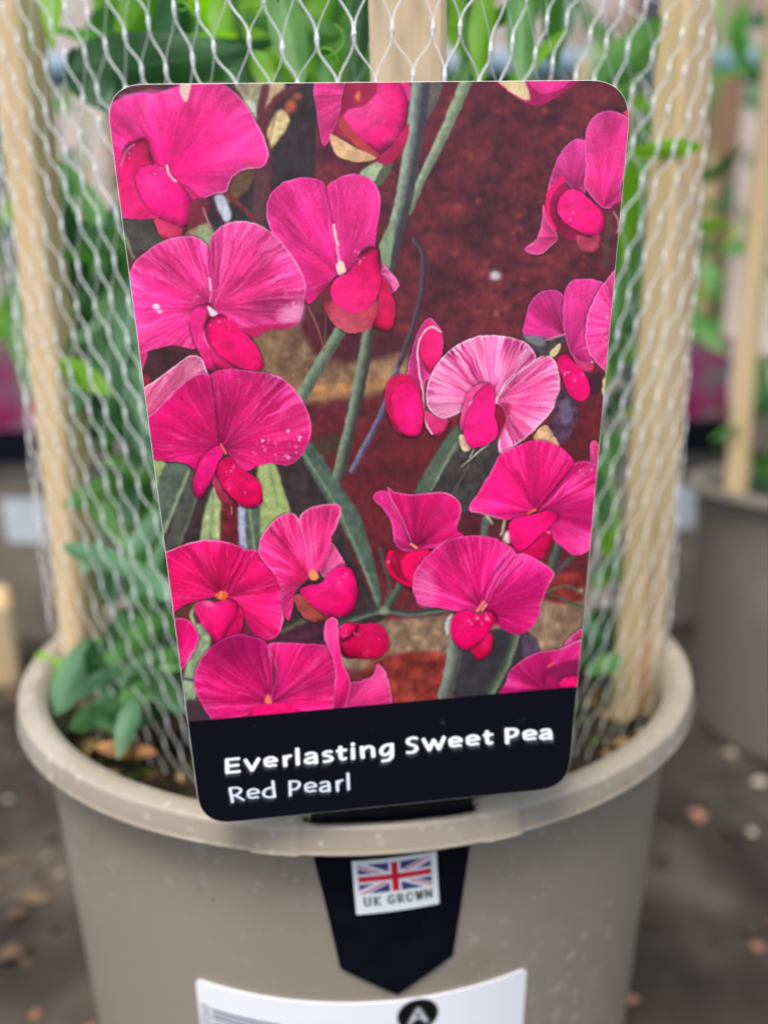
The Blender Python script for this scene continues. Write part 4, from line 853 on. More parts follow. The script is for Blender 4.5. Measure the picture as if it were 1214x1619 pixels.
def paint_flag():
    x, y = np.meshgrid(np.linspace(0, 133, 800), np.linspace(0, 98, 590)); s = Print(x, y, (240, 246, 246)); w_ = (slice(None), slice(None))
    fx0, fx1, fy0, fy1 = 8, 123, 7, 60; cx, cy = (fx0 + fx1) / 2, (fy0 + fy1) / 2
    ins = np.clip(np.minimum(np.minimum(x - fx0, fx1 - x), np.minimum(y - fy0, fy1 - y)) + .5, 0, 1)
    def lay(a, c): s.mix(w_, np.clip(a, 0, 1) * ins, c)
    lay(np.ones_like(x), (62, 66, 124))
    L = math.hypot(fx1 - fx0, fy1 - fy0)
    for sg in (1, -1):
        d = ((x - cx) * (fy1 - fy0) * sg - (y - cy) * (fx1 - fx0)) / L
        lay(6.2 - np.abs(d), (240, 240, 246))
    for sg in (1, -1):
        d = ((x - cx) * (fy1 - fy0) * sg - (y - cy) * (fx1 - fx0)) / L
        off = np.where(x < cx, -1.7, 1.7); lay(1.9 - np.abs(d - off), (214, 60, 84))
    lay(10 - np.abs(x - cx), (240, 240, 246)); lay(10 - np.abs(y - cy), (240, 240, 246))
    lay(5.6 - np.abs(x - cx), (222, 22, 48)); lay(5.4 - np.abs(y - cy), (222, 32, 60))
    for word, x0 in (('UK', 13), ('GROWN', 51)):
        for k, ch in enumerate(word):
            a = x0 + k * (16 if word == 'UK' else 14.6) + (1 if ch == 'N' else 0); s.text(ch, [(a, a + (12.5 if ch != 'W' else 14), 66, 85)], 3.4, (74, 86, 76), 0)
    return np.clip(s.img, 0, 1)
M_flag = print_mat('uk_grown_print', paint_flag(), .35)
fl = wall_patch('origin_mark', [(-.12, -9.3), (10.3, -8.5), (10.83, -19.47), (.31, -20.28)][::-1], M_flag, lab, .00054, (0, 1, 0, 1), thick=.0002)
me = fl.data; me.transform(inv)
# map the print square onto the four corners of the mark
src = np.array([(-.12, -9.3), (10.3, -8.5), (10.83, -19.47), (.31, -20.28)]); dst = np.array([(0, 1), (1, 1), (1, 0), (0, 0)], float)
A = []; B = []
for (x, y), (u, v) in zip(src, dst): A += [[x, y, 1, 0, 0, 0, -u * x, -u * y], [0, 0, 0, x, y, 1, -v * x, -v * y]]; B += [u, v]
Hm = np.append(np.linalg.solve(np.array(A), np.array(B)), 1).reshape(3, 3)
for d in me.uv_layers[0].data:
    q = Hm @ np.array([d.uv[0], d.uv[1], 1]); d.uv = (q[0] / q[2], q[1] / q[2])

# ---------------------------------------------------------------- soil
def soil_z(x, y):
    r = math.hypot(x, y)
    if r > .0775: return None
    return ZR - .0235 + .004 * mnoise.noise(Vector((x * 40, y * 40, 0))) + .002 * mnoise.noise(Vector((x * 160, y * 160, 3))) + .002 * (r / .078) ** 4
M_soil = mat('dark_compost', lin((34, 26, 20)), .9, .2, lin((62, 48, 34)), 160, lin((46, 40, 24)), bump=.8, bscale=600)
V, Fc = [(0, 0, ZR - .0235)], []; NR, NA = 26, 72
for i in range(1, NR + 1):
    for j in range(NA):
        r = .0778 * i / NR; a = 2 * math.pi * j / NA; x, y = r * math.cos(a), r * math.sin(a); V.append((x, y, soil_z(x * .99, y * .99)))
for j in range(NA): Fc.append((0, 1 + j, 1 + (j + 1) % NA))
for i in range(NR - 1):
    for j in range(NA): Fc.append((1 + i * NA + j, 1 + (i + 1) * NA + j, 1 + (i + 1) * NA + (j + 1) % NA, 1 + i * NA + (j + 1) % NA))
so_ = mesh('potting_soil', V, Fc, M_soil); tag(so_, 'dark crumbly compost filling the front pot', 'soil', kind='stuff')
M_moss = mat('moss', lin((70, 84, 34)), .9, .1, lin((40, 52, 22)), 300)
b_ = chips('bark_crumbs', 1500, (-.078, .078, -.078, .078), 0, (.0009, .0028), [M_soil, M_moss, M_soil, mat('bark', lin((104, 76, 50)), .8, .2, lin((70, 50, 34)), 90), M_moss, M_soil, mat('dry_straw', lin((170, 142, 100)), .8, .2, lin((130, 100, 66)), 90)], soil_z); tag(b_, 'crumbs of bark and moss on the compost', 'bark crumbs', kind='stuff')
# ---------------------------------------------------------------- wooden laths holding the sleeve
M_wood = mat('pale_wood', lin((206, 176, 130)), .6, .35, lin((172, 140, 98)), 60, lin((216, 190, 148)), bump=.25, bscale=300, stretch=(1, 1, .06))
M_wood2 = mat('grey_wood', lin((190, 166, 132)), .6, .3, lin((158, 134, 102)), 90, lin((204, 182, 150)), bump=.3, bscale=400, stretch=(1, 1, .05))
def lath(name, c, w, t, h, m, rz=0, tilt=(0, 0), knots=()):
    """a split cane: slightly bowed stick with rounded edges, z from the compost up"""
    V, Fc = [], []; N = 28; sec = [(-.5, -.35), (-.42, -.5), (.42, -.5), (.5, -.35), (.5, .35), (.42, .5), (-.42, .5), (-.5, .35)]
    for i in range(N):
        f = i / (N - 1); z = f * h; k = 1 + .03 * math.sin(f * 17 + c[0] * 90)
        for q in knots: k += .14 * math.exp(-((z - q) / .0025) ** 2)
        ox, oy = tilt[0] * z + .0006 * math.sin(f * 5), tilt[1] * z
        for a, b in sec:
            x, y = a * w * k, b * t * k; V.append((x * math.cos(rz) - y * math.sin(rz) + ox, x * math.sin(rz) + y * math.cos(rz) + oy, z))
    for i in range(N - 1):
        for q in range(8): Fc.append((i * 8 + q, i * 8 + (q + 1) % 8, (i + 1) * 8 + (q + 1) % 8, (i + 1) * 8 + q))
    Fc += [tuple(range(8))[::-1], tuple(range((N - 1) * 8, N * 8))]
    o = mesh(name, V, Fc, m, smooth=False, loc=c); return o
ZS = ZR - .045
G1 = 'wooden laths of the front pot'
o = lath('wooden_lath', (.0113, -.0595, ZS), .0119, .005, .225, M_wood2, 0); tag(o, 'flat pale wooden lath rising right behind the label, nearest and sharpest', 'wooden lath', G1)
o = lath('wooden_lath', (.0722, -.0088, ZS), .0094, .0085, .225, M_wood, .5, (.020, 0), (.155, .171)); tag(o, 'yellowish wooden lath inside the net on the right side of the front pot', 'wooden lath', G1)
o = lath('wooden_lath', (-.0745, -.0030, ZS), .0100, .008, .225, M_wood, -.5, (0, 0), (.172,)); tag(o, 'yellowish wooden lath inside the net on the left side of the front pot', 'wooden lath', G1)

# ---------------------------------------------------------------- net sleeve
mn = bpy.data.materials.new('clear_netting'); mn.use_nodes = True; q = mn.node_tree; b = q.nodes['Principled BSDF']
b.inputs['Base Color'].default_value = (.95, .96, .97, 1); b.inputs['Roughness'].default_value = .18; b.inputs['Specular IOR Level'].default_value = .8
tr_ = q.nodes.new('ShaderNodeBsdfTransparent'); tl_ = q.nodes.new('ShaderNodeBsdfTranslucent'); tl_.inputs[0].default_value = (.97, .98, .98, 1)
m1_ = q.nodes.new('ShaderNodeMixShader'); m2_ = q.nodes.new('ShaderNodeMixShader'); m1_.inputs[0].default_value = .5
nz = q.nodes.new('ShaderNodeTexNoise'); nz.inputs['Scale'].default_value = 170; mr = q.nodes.new('ShaderNodeMapRange'); mr.inputs[1].default_value = .35; mr.inputs[2].default_value = .65; mr.inputs[3].default_value = .22; mr.inputs[4].default_value = .55
tc = q.nodes.new('ShaderNodeTexCoord'); q.links.new(tc.outputs['Object'], nz.inputs[0]); q.links.new(nz.outputs[0], mr.inputs[0]); q.links.new(mr.outputs[0], m2_.inputs[0])
q.links.new(b.outputs[0], m1_.inputs[1]); q.links.new(tl_.outputs[0], m1_.inputs[2]); q.links.new(m1_.outputs[0], m2_.inputs[1]); q.links.new(tr_.outputs[0], m2_.inputs[2]); q.links.new(m2_.outputs[0], q.nodes['Material Output'].inputs[0])
path = [(.0113, -.0640), (.0190, -.0636), (.0460, -.0400), (.0780, -.0160), (.0815, -.0080), (.0790, .0060), (.0480, .0440), (.018, .0670), (-.012, .0680), (-.048, .0460), (-.0790, .0110), (-.0825, .0010), (-.0800, -.0090), (-.0520, -.0330), (-.020, -.0560), (.0035, -.0636)]
pp = [Vector((x, y, 0)) for x, y in smooth(path, 6)]
cl = [0]
for i in range(len(pp)): cl.append(cl[-1] + (pp[(i + 1) % len(pp)] - pp[i]).length)
LEN = cl[-1]
import bisect
def on_path(u, z):
    u %= LEN; i = min(bisect.bisect_right(cl, u) - 1, len(pp) - 1); t = (u - cl[i]) / (cl[i + 1] - cl[i]); p = pp[i].lerp(pp[(i + 1) % len(pp)], t)
    d = max(0, ZR + .01 - z); k = 1 - .06 * min(1, d / .04)         # drawn in where it is tucked into the pot
    r = p * k; rr = math.hypot(r.x, r.y); lim = .0775
    if z < ZR + .004 and rr > lim: r = r * (lim / rr)
    return Vector((r.x, r.y, z))
NC = 128; du = LEN / NC; dz = .0076; NROW = 27; ZT = ZR + .178
jit = random.Random(11)
nodes = {}
for j in range(NROW):
    for i in range(NC):
        if (i + j) % 2: continue
        z = ZT - j * dz; b0 = i * du + jit.gauss(0, .0005); z += jit.gauss(0, .0008) + .0012 * mnoise.noise(Vector((i * .3, j * .3, 5)))
        if z > ZR - .03:
            u = b0 - .20 * (ZT - z) * math.sin(2 * math.pi * b0 / LEN) + .0012 * mnoise.noise(Vector((i * .25, j * .25, 9)))
            w = .0008 * mnoise.noise(Vector((i * .5, j * .5, 2)))
            nodes[(i, j)] = (u, z, b0, w)
V, Fc = [], []
SEG = 5; KS = 8; MI = []
def strand(n0, n1, r0):
    u0, z0, b0, w0 = n0; u1, z1, b1, w1 = n1
    if u1 - u0 > LEN / 2: u1 -= LEN
    if u0 - u1 > LEN / 2: u1 += LEN
    base = len(V); sl = (u1 - u0) * .0
    for k in range(KS):
        t = k / (KS - 1); s = t ** 3 * (t * (t * 6 - 15) + 10); u = u0 + (u1 - u0) * s; z = z0 + (z1 - z0) * t
        p = on_path(u, z); pu = on_path(u + .0004, z); tg = (pu - p).normalized(); nn = Vector((tg.y, -tg.x, 0)); p = p + nn * (w0 + (w1 - w0) * t)
        r = r0 * (.6 + .4 * min(1, max(0, (z - ZR) / .07))) * (1 + 1.5 * math.exp(-(min(t, 1 - t) * 8) ** 2) + .15 * mnoise.noise(Vector((u * 300, z * 300, 1))))
        d = (on_path(u0 + (u1 - u0) * min(1, s + .1), z0 + (z1 - z0) * min(1, t + .1)) - on_path(u0 + (u1 - u0) * max(0, s - .1), z0 + (z1 - z0) * max(0, t - .1))).normalized()
        sx = d.cross(nn).normalized(); sy = nn
        for q in range(SEG):
            a = 2 * math.pi * q / SEG; V.append(p + sx * (math.cos(a) * r) + sy * (math.sin(a) * r * .7))
    for k in range(KS - 1):
        for q in range(SEG): Fc.append((base + k * SEG + q, base + k * SEG + (q + 1) % SEG, base + (k + 1) * SEG + (q + 1) % SEG, base + (k + 1) * SEG + q)); MI.append(1 if k in (0, KS - 2) else 0)
for (i, j), nd in nodes.items():
    for di in (1, -1):
        k2 = ((i + di) % NC, j + 1)
        if k2 in nodes:
            side = math.sin(2 * math.pi * nd[2] / LEN)               # the family drawn tight is the one running down towards the front
            r = .00022 if di * side < 0 else .00011
            if abs(side) < .15: r = .00018
            strand(nd, nodes[k2], r)
net = mesh('netting_sleeve', V, Fc, mn); mk = mn.copy(); mk.name = 'netting_knots'; net.data.materials.append(mk); net.data.polygons.foreach_set('material_index', MI)
for l in list(mk.node_tree.links):
    if l.to_node.type == 'MIX_SHADER' and l.to_socket.name in ('Fac', 'Factor'): mk.node_tree.links.remove(l)
for nd_ in mk.node_tree.nodes:
    if nd_.type == 'MIX_SHADER': nd_.inputs[0].default_value = .35 if nd_.inputs[1].links[0].from_node.type == 'BSDF_PRINCIPLED' else .04
tag(net, 'clear white plastic netting sleeve stretched round the laths and leaves of the front pot', 'netting')

# ---------------------------------------------------------------- the sweet pea plant
def leaf_mat(name, c, c2, tr=.35):
    m = mat(name, c, .5, .35, c2, 70, bump=.15, bscale=500, trans=tr); n = m.node_tree; b = n.nodes['Principled BSDF']
    src = b.inputs['Base Color'].links[0].from_socket; tg = [l.to_socket for l in n.links if l.from_socket == src]
    uv = n.nodes.new('ShaderNodeUVMap'); sx = n.nodes.new('ShaderNodeSeparateXYZ'); n.links.new(uv.outputs[0], sx.inputs[0])
    def mth(op, a, bb=None):
        q = n.nodes.new('ShaderNodeMath'); q.operation = op
        for k, v in enumerate((a, bb)):
            if v is None: continue
            if isinstance(v, (int, float)): q.inputs[k].default_value = v
            else: n.links.new(v, q.inputs[k])
        return q.outputs[0]
    d = mth('ABSOLUTE', mth('SUBTRACT', sx.outputs[0], .5)); rib = mth('SUBTRACT', 1, mth('MULTIPLY', d, 26))
    st = mth('SINE', mth('ADD', mth('MULTIPLY', d, 55), mth('MULTIPLY', sx.outputs[1], -14))); st = mth('MULTIPLY', mth('GREATER_THAN', st, .82), .3)
    f = n.nodes.new('ShaderNodeMath'); f.operation = 'MAXIMUM'; f.use_clamp = True; n.links.new(rib, f.inputs[0]); n.links.new(st, f.inputs[1])
    mx = n.nodes.new('ShaderNodeMix'); mx.data_type = 'RGBA'; n.links.new(mth('MULTIPLY', f.outputs[0], .55), mx.inputs[0]); n.links.new(src, mx.inputs[6]); mx.inputs[7].default_value = (*[min(1, v * 1.8 + .03) for v in c2], 1)
    for t in tg: n.links.new(mx.outputs[2], t)
    return m
ML = {'dark': leaf_mat('leaf_dark', (.030, .100, .034), (.05, .14, .045), .3), 'mid': leaf_mat('leaf_mid', (.085, .235, .055), (.12, .30, .07), .4), 'lime': leaf_mat('leaf_lime', (.19, .43, .03), (.26, .52, .06), .55),
      'blue': leaf_mat('leaf_bluish', (.12, .27, .14), (.16, .33, .18), .4), 'stem': leaf_mat('stem_green', (.09, .22, .05), (.12, .27, .07), .2), 'dry': mat('dry_leaf', lin((170, 124, 84)), .7, .2, lin((120, 84, 54)), 200)}
def leaf_verts(p0, p1, w, bend, roll, fold, NL=12, NWd=6, blunt=.0, toward=None):
    p0, p1 = Vector(p0), Vector(p1); L = (p1 - p0).length; t = (p1 - p0).normalized(); v = ((p0 + p1) / 2 - (toward or CAM)).normalized()
    s = t.cross(v).normalized(); n = s.cross(t).normalized()
    s, n = s * math.cos(roll) + n * math.sin(roll), n * math.cos(roll) - s * math.sin(roll)
    V = []
    for i in range(NL + 1):
        f = i / NL; wd = w / 2 * (math.sin(math.pi * min(1, f ** (.75 + blunt) * .97 + .015)) ** (.8 - blunt * .3)); c = p0.lerp(p1, f) + n * (bend * L * math.sin(math.pi * f))
        for j in range(NWd + 1):
            a = j / NWd * 2 - 1; wob = .06 * w * math.sin(f * 9 + a * 2)
            V.append(c + s * (a * wd) + n * (abs(a) ** 1.3 * wd * fold + wob * abs(a)))
    Fc = [(i * (NWd + 1) + j, i * (NWd + 1) + j + 1, (i + 1) * (NWd + 1) + j + 1, (i + 1) * (NWd + 1) + j) for i in range(NL) for j in range(NWd)]
    global LUV
    LUV = [(j / NWd, i / NL) for i in range(NL + 1) for j in range(NWd + 1)]
    return V, Fc
plant = empty('sweet_pea_plant', (0, 0, ZR - .02)); tag(plant, 'leafy green sweet pea plant growing inside the net sleeve of the front pot', 'plant')
PO = Vector(plant.location)
def leaf(px0, py0, px1, py1, d0, d1, wpx, kind, bend=.06, roll=0, fold=.25, blunt=0):
    a, b = at(px0, py0, d0), at(px1, py1, d1); w = wpx * (.82 if wpx > 45 and not kind == 'dark' else .92) * (d0 + d1) / 2 / 1169
    V, Fc = leaf_verts(a, b, w, bend, roll, fold, blunt=blunt); return mesh('leaf', [v - PO for v in V], Fc, ML[kind], plant, uvs=LUV)
LV = [ # above the label
 (112, 118, 430, 70, .150, .158, 105, 'dark', .05, .15, .2, -.25), (118, 75, 170, 175, .150, .152, 80, 'dark', .05, 0, .2), (440, -35, 478, 135, .138, .134, 72, 'mid', .05, .2, .3), (577, -30, 560, 135, .126, .128, 40, 'dark', .03, .1, .3),
 (372, -40, 350, 110, .165, .16, 66, 'lime', .05, .3, .3), (245, -30, 185, 70, .18, .175, 60, 'lime', .08, 0, .3), (215, -30, 245, 120, .185, .18, 58, 'lime', .05, .4, .3), (540, 58, 380, 30, .160, .165, 44, 'mid', .08, 0, .3),
 (330, 60, 500, 116, .17, .165, 50, 'lime', .08, 0, .3), (300, 10, 330, 130, .19, .19, 60, 'mid', .06, 0, .3), (520, -20, 500, 60, .19, .19, 70, 'lime', .05, 0, .2), (250, 130, 480, 60, .19, .19, 60, 'mid', .05, 0, .2),
 (400, 80, 430, 135, .15, .15, 40, 'lime', .05, 0, .3), (510, 90, 520, 140, .15, .15, 34, 'mid', .05, 0, .3), (175, 30, 150, -30, .19, .19, 50, 'lime', .05, 0, .3),
 (772, -30, 757, 140, .152, .152, 52, 'lime', .04, .3, .35), (822, -30, 828, 140, .145, .142, 56, 'mid', .04, .1, .35), (728, -30, 742, 130, .18, .18, 40, 'lime', .04, 0, .3), (1066, 30, 925, 150, .165, .16, 78, 'mid', .08, .1, .25),
 (1000, 90, 960, 180, .175, .17, 60, 'mid', .08, .1, .25), (905, -20, 870, 100, .2, .2, 50, 'blue', .08, .1, .25),
 (300, -30, 260, 130, .205, .205, 90, 'lime', .05, .2, .2), (400, -30, 420, 120, .21, .21, 90, 'lime', .05, -.2, .2), (480, -10, 545, 120, .2, .2, 90, 'mid', .05, 0, .2), (350, 20, 300, 140, .215, .215, 90, 'mid', .05, 0, .2), (545, -30, 520, 130, .2, .2, 60, 'lime', .05, 0, .2),
 (190, 60, 170, 150, .2, .2, 60, 'dark', .05, 0, .2), (700, -30, 720, 80, .2, .2, 50, 'lime', .05, 0, .2), (860, -20, 800, 60, .2, .2, 50, 'mid', .05, 0, .2),
 # right of the label
 (1108, 232, 975, 240, .160, .17, 30, 'lime', .12, 0, .2), (1000, 250, 985, 430, .185, .19, 46, 'lime', .08, 0, .2), (1000, 380, 955, 520, .19, .19, 56, 'mid', .08, 0, .2), (1064, 466, 965, 530, .178, .18, 52, 'dark', .08, 0, .2),
 (990, 420, 945, 640, .2, .2, 56, 'mid', .08, 0, .2), (1020, 600, 950, 660, .21, .21, 40, 'dark', .08, 0, .2), (968, 680, 948, 790, .2, .2, 46, 'mid', .08, 0, .2), (1004, 895, 930, 915, .2, .21, 44, 'blue', .08, 0, .2), (985, 1040, 925, 1065, .19, .19, 34, 'mid', .08, 0, .2),
 (960, 960, 925, 1060, .215, .215, 60, 'dark', .08, 0, .2), (940, 540, 985, 600, .22, .22, 60, 'blue', .1, 0, .2), (1010, 300, 940, 380, .22, .22, 60, 'mid', .1, 0, .2),
 # left of the label
 (70, 350, 40, 560, .19, .185, 70, 'mid', .06, 0, .2), (105, 320, 110, 560, .18, .18, 84, 'dark', .06, .2, .2), (170, 330, 175, 560, .175, .175, 76, 'mid', .06, -.2, .2), (35, 470, 140, 640, .185, .18, 66, 'blue', .06, 0, .2),
 (205, 440, 235, 690, .17, .17, 90, 'blue', .05, 0, .15), (165, 500, 245, 740, .178, .175, 84, 'blue', .06, 0, .2), (95, 568, 178, 625, .162, .165, 44, 'lime', .10, 0, .3), (130, 600, 110, 700, .19, .19, 50, 'mid', .05, 0, .2), (240, 340, 195, 440, .18, .18, 60, 'lime', .08, 0, .2),
 (200, 340, 150, 470, .185, .185, 60, 'dark', .08, 0, .2), (250, 600, 262, 780, .18, .18, 70, 'dark', .08, 0, .2),
 (100, 800, 262, 735, .18, .175, 50, 'mid', .10, 0, .2), (100, 862, 250, 912, .17, .172, 46, 'blue', .08, 0, .2), (262, 780, 205, 960, .175, .178, 64, 'mid', .08, 0, .2), (140, 770, 215, 880, .19, .185, 50, 'mid', .08, 0, .2), (200, 900, 290, 950, .165, .165, 50, 'blue', .08, 0, .2),
 (40, 420, 60, 640, .2, .2, 90, 'mid', .05, 0, .15), (120, 400, 130, 620, .2, .2, 100, 'dark', .05, 0, .15), (190, 380, 200, 600, .2, .2, 100, 'mid', .05, 0, .15), (150, 560, 240, 720, .2, .2, 100, 'dark', .05, 0, .15), (60, 340, 150, 420, .2, .2, 80, 'mid', .05, 0, .15), (240, 420, 250, 620, .2, .2, 70, 'dark', .05, 0, .15),
 (225, 850, 260, 1000, .2, .2, 80, 'dark', .05, 0, .15), (270, 1020, 240, 1120, .19, .19, 70, 'mid', .05, 0, .15),
 # foot of the plant
 (165, 1045, 290, 960, .172, .165, 50, 'mid', .12, 0, .2), (190, 1110, 300, 1015, .17, .165, 52, 'mid', .12, 0, .2), (88, 1130, 140, 1005, .175, .18, 58, 'blue', .1, 0, .3), (120, 1060, 70, 1040, .185, .19, 22, 'lime', .1, 0, .3), (150, 1010, 230, 1080, .185, .18, 44, 'mid', .08, 0, .2),
 (215, 1100, 186, 1200, .165, .16, 38, 'blue', .08, 0, .3), (110, 1150, 205, 1105, .172, .17, 48, 'dark', .08, 0, .2), (240, 1060, 290, 1130, .165, .165, 46, 'dark', .08, 0, .2), (150, 1180, 250, 1190, .165, .163, 30, 'dry', .15, 0, .3), (60, 1030, 100, 1080, .19, .185, 26, 'lime', .08, 0, .3),
 (270, 900, 280, 1010, .18, .18, 60, 'dark', .08, 0, .2), (215, 960, 180, 1050, .19, .19, 60, 'dark', .08, 0, .2),
]
for a in LV: leaf(*a)
q_ = random.Random(21)
for k in range(70):                                              # the crowd of young leaflets between the left lath and the label
    x, y = q_.uniform(50, 250), q_.uniform(330, 1000); a = q_.gauss(-1.1, .7); L = q_.uniform(90, 170); d = q_.uniform(.165, .205)
    ex_ = x + L * math.cos(a); lim = 50 + (y - 330) * .10
    if x < lim + 10 or ex_ < lim + 12: continue
    leaf(x, y, x + L * math.cos(a), y + L * math.sin(a), d, d + q_.uniform(-.01, .01), q_.uniform(24, 42), q_.choice(['blue', 'mid', 'mid', 'dark', 'blue']), q_.uniform(.03, .12), q_.uniform(-.6, .6), .25)
for k in range(26):                                              # low growth at the foot, inside the rim
    x, y = q_.uniform(120, 270), q_.uniform(1000, 1150); a = q_.gauss(-.7, .8); L = q_.uniform(50, 90)
    if x + L * math.cos(a) < 110: continue
    leaf(x, y, x + L * math.cos(a), y + L * math.sin(a), q_.uniform(.165, .185), q_.uniform(.165, .19), q_.uniform(22, 38), q_.choice(['blue', 'dark', 'dark', 'mid']), q_.uniform(.03, .14), q_.uniform(-.9, .9), .3)
for k in range(16):
    x, y = q_.uniform(935, 1010), q_.uniform(240, 1060); a = q_.gauss(-1.9, .6); L = q_.uniform(70, 130); d = q_.uniform(.18, .215)
    leaf(x, y, x + L * math.cos(a) * .5, y + L * math.sin(a), d, d, q_.uniform(22, 36), q_.choice(['blue', 'mid', 'dark', 'lime']), q_.uniform(.03, .12), q_.uniform(-.6, .6), .25)
# stems and further foliage behind, all through the sleeve
for k in range(7):
    x0, y0 = rnd.uniform(-.03, .03), rnd.uniform(-.02, .03); x1, y1 = rnd.uniform(-.06, .06), rnd.uniform(-.03, .05)
    pts = [Vector((x0 + (x1 - x0) * t + .006 * math.sin(t * 9 + k), y0 + (y1 - y0) * t + .005 * math.cos(t * 7 + k), .225 * t)) for t in [i / 16 for i in range(17)]]
    tube('stem', pts, .0013, ML['stem'], plant, 6, .0008)
V, Fc = [], []
for k in range(250):
    z = rnd.uniform(.0, .22) ** 1.0; a = rnd.uniform(0, 6.28); r = .066 * math.sqrt(rnd.random()); c = Vector((r * math.cos(a), abs(r * math.sin(a)) * .8 - .008, z))
    if c.x > .055 and c.y < .01: continue
    d = Vector((rnd.uniform(-1, 1), rnd.uniform(-1, 1), rnd.uniform(-.6, 1))).normalized() * rnd.uniform(.018, .034); e = c + d
    rr = math.hypot(e.x, e.y)
    if rr > .07: e.x *= .07 / rr; e.y *= .07 / rr
    o_ = leaf_verts(c, e, rnd.uniform(.006, .010), rnd.uniform(-.1, .15), rnd.uniform(0, 3), .25, 8, 4, toward=Vector((rnd.uniform(-1, 1), -1, 2)))
    mesh('leaf', o_[0], o_[1], ML[rnd.choice(['dark', 'mid', 'mid', 'blue', 'lime'])], plant, uvs=LUV)
# curling tendrils close to the net
for px, py, d in ((520, 105, .125), (425, 3, .122), (290, 30, .13)):
    c = at(px, py, d); pts = [c - PO + Vector((.0016 * math.cos(t) * (1 + .1 * t), .0004 * t, .0016 * math.sin(t) + .0008 * t)) for t in [i * .5 for i in range(16)]]
    tube('tendril', pts, .00022, ML['lime'], plant, 5)
# ---------------------------------------------------------------- the other pots of the bench, each with laths, plant, label
M_potb = pot_plastic('shaded_taupe_plastic', tuple(c * .60 for c in POTC), (.30, .28, .26), 1)  # front pot's plastic darkened: the shade among the rear pots is in its colour
M_net2 = mn
M_magenta = mat('magenta_print', lin((120, 18, 70)), .5, .3, lin((104, 92, 92)), 42, lin((128, 54, 92)), mixf=(.4, .6))
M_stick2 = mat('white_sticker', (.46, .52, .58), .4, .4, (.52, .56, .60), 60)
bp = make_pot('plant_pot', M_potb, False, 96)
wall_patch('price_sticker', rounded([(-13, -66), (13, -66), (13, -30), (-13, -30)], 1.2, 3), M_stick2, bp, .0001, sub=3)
so2 = mesh('soil', [tuple(v.co) for v in so_.data.vertices], [tuple(p.vertices) for p in so_.data.polygons], M_soil, bp)
bl = empty('wooden_lath_proto')
def bg_leaves(seed, n, hmax, rmax=.075):
    q = random.Random(seed); t = empty('sweet_pea_plant', (0, 0, ZR - .02))
    for k in range(4):
        x1, y1 = q.uniform(-.05, .05), q.uniform(-.05, .05)
        tube('stem', [Vector((x1 * f, y1 * f, (hmax + .02) * f)) for f in (0, .3, .6, 1)], .0014, ML['stem'], t, 5)
    for k in range(n):
        z = q.uniform(.0, hmax); a = q.uniform(0, 6.28); r = rmax * math.sqrt(q.random()); c = Vector((r * math.cos(a), r * math.sin(a), z))
        d = Vector((q.uniform(-1, 1), q.uniform(-1, 1), q.uniform(-.6, 1))).normalized() * q.uniform(.03, .055)
        o_ = leaf_verts(c, c + d, q.uniform(.010, .017), q.uniform(-.1, .15), q.uniform(0, 3), .25, 6, 2, toward=Vector((q.uniform(-1, 1), -1, 2)))
        mesh('leaf', o_[0], o_[1], ML[q.choice(['dark', 'mid', 'mid', 'blue', 'lime'])], t, uvs=LUV)
    return t
bpl = [bg_leaves(3, 120, .30), bg_leaves(4, 72, .36), bg_leaves(8, 70, .32)]
lt = mesh('wooden_lath', *(lambda o: ([tuple(v.co) for v in o.data.vertices], [tuple(p.vertices) for p in o.data.polygons]))(o_l := lath('tmp', (0, 0, 0), .010, .008, .36, M_wood, .3)), M_wood, smooth=False)
bpy.data.objects.remove(o_l); bpy.data.objects.remove(bl)
def bg_label():
    t = empty('plant_label', (0, -.0865, ZR - .002)); w, h = .029, .088
    mesh('picture_panel', [(-w, 0, .026), (w, 0, .026), (w, 0, h), (-w, 0, h), (-w, .0005, .026), (w, .0005, .026), (w, .0005, h), (-w, .0005, h)], [(0, 1, 2, 3), (7, 6, 5, 4), (0, 4, 5, 1), (1, 5, 6, 2), (2, 6, 7, 3), (3, 7, 4, 0)], M_magenta, t, smooth=False)
    mesh('name_panel', [(-w, 0, 0), (w, 0, 0), (w, 0, .0258), (-w, 0, .0258), (-w, .0005, 0), (w, .0005, 0), (w, .0005, .0258), (-w, .0005, .0258)], [(0, 1, 2, 3), (7, 6, 5, 4), (0, 4, 5, 1), (1, 5, 6, 2), (2, 6, 7, 3), (3, 7, 4, 0)], M_navy, t, smooth=False)
    return t
blb = bg_label()
used = set()
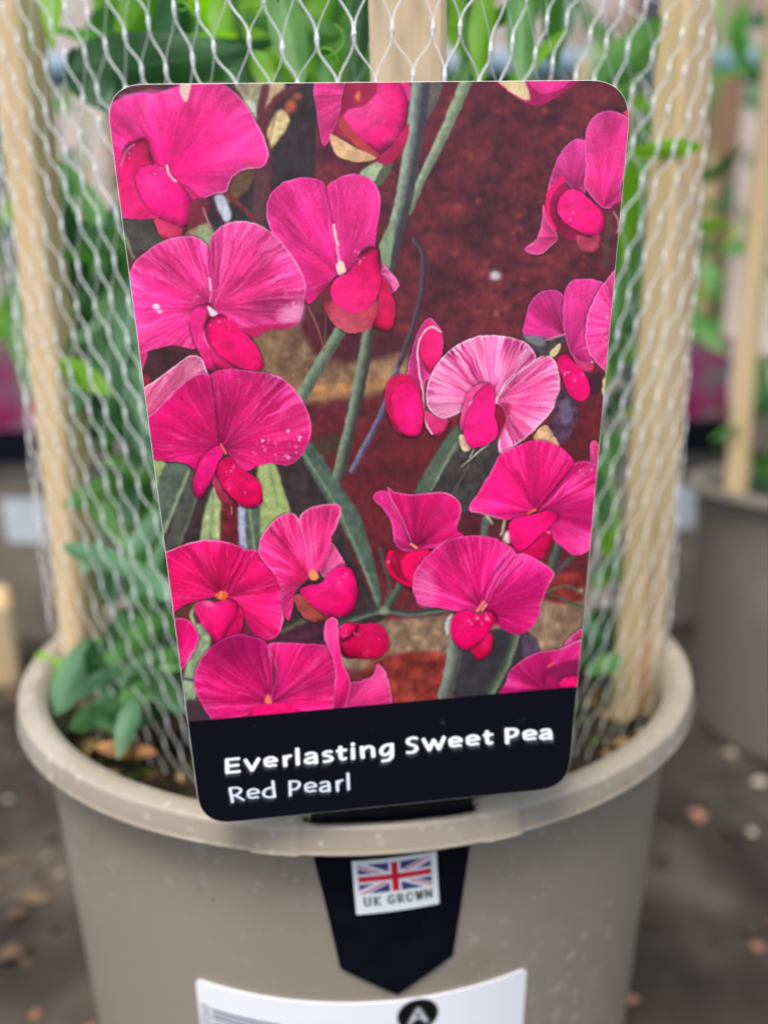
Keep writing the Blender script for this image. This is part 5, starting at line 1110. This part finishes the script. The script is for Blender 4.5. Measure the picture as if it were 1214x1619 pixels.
def put(o, loc, rz, label, cat, group, own=None):
    if o.name not in used: used.add(o.name); c = o
    else:
        c = o.copy(); COL.objects.link(c)
        for ch in o.children:
            d = ch.copy(); COL.objects.link(d); d.parent = c
    base = c.get('z0'); 
    if base is None: c['z0'] = 0.0
    c.location = (loc[0], loc[1], loc[2]); c.rotation_euler.z = rz; tag(c, label, cat, group); return c
GP, GL, GC, GT = 'potted sweet peas standing behind', 'laths of the pots behind', 'sweet pea plants in the pots behind', 'picture labels of the pots behind'
spots = [ # x, y, turn, words, has label, label side turn
 (.2785, .229, .25, 'nearest behind, cut by right edge', False, 0), (.252, .470, -.1, 'second behind, just beyond right net edge', True, -.02),
 (-.262, .455, .1, 'one at left edge beside net', True, -.1), (-.02, .47, .2, 'one straight behind the front label', False, 0),
 (.50, .50, .2, 'far right one behind nearest pot', False, 0), (.36, .78, .3, 'far row, rightmost', True, .1), (.08, .80, .0, 'far row, near the middle', True, 0), (-.16, .78, .2, 'far row, left of middle', False, 0), (-.42, .80, .2, 'far row, leftmost', True, .1), (-.56, .40, .2, 'one outside the left edge', False, 0)]
for k, (x, y, tz, wd, hl, lz) in enumerate(spots):
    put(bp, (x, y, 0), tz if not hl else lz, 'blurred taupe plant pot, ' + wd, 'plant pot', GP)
    put(bpl[k % 3], (x, y, ZR - .02), k * 1.3, 'blurred leafy plant in pot, ' + wd, 'plant', GC)
    for q, (a, s) in enumerate(((tz + 3.05, 'left'), (tz - .1, 'right'), (tz + 4.6, 'front'))):
        if k != 0 and q == 2 or k == 1 and q == 1: continue
        lx, ly = x + .07 * math.cos(a), y + .07 * math.sin(a)
        put(lt, (lx, ly, ZS), a, s + ' wooden lath in pot, ' + wd, 'wooden lath', GL)
    if hl:
        an = lz - math.pi / 2; put(blb, (x + .0865 * math.cos(an), y + .0865 * math.sin(an), ZR - .002), lz, 'blurred magenta picture label on pot, ' + wd, 'plant label', GT)
bk = box('timber_block', (-.283, .315, .033), (.05, .05, .066), M_wood, bev=.006, rot=.5); tag(bk, 'small tan timber block on the ground at the far left edge', 'wood block')
for o in list(S.objects):
    if 'z0' in o: del o['z0']
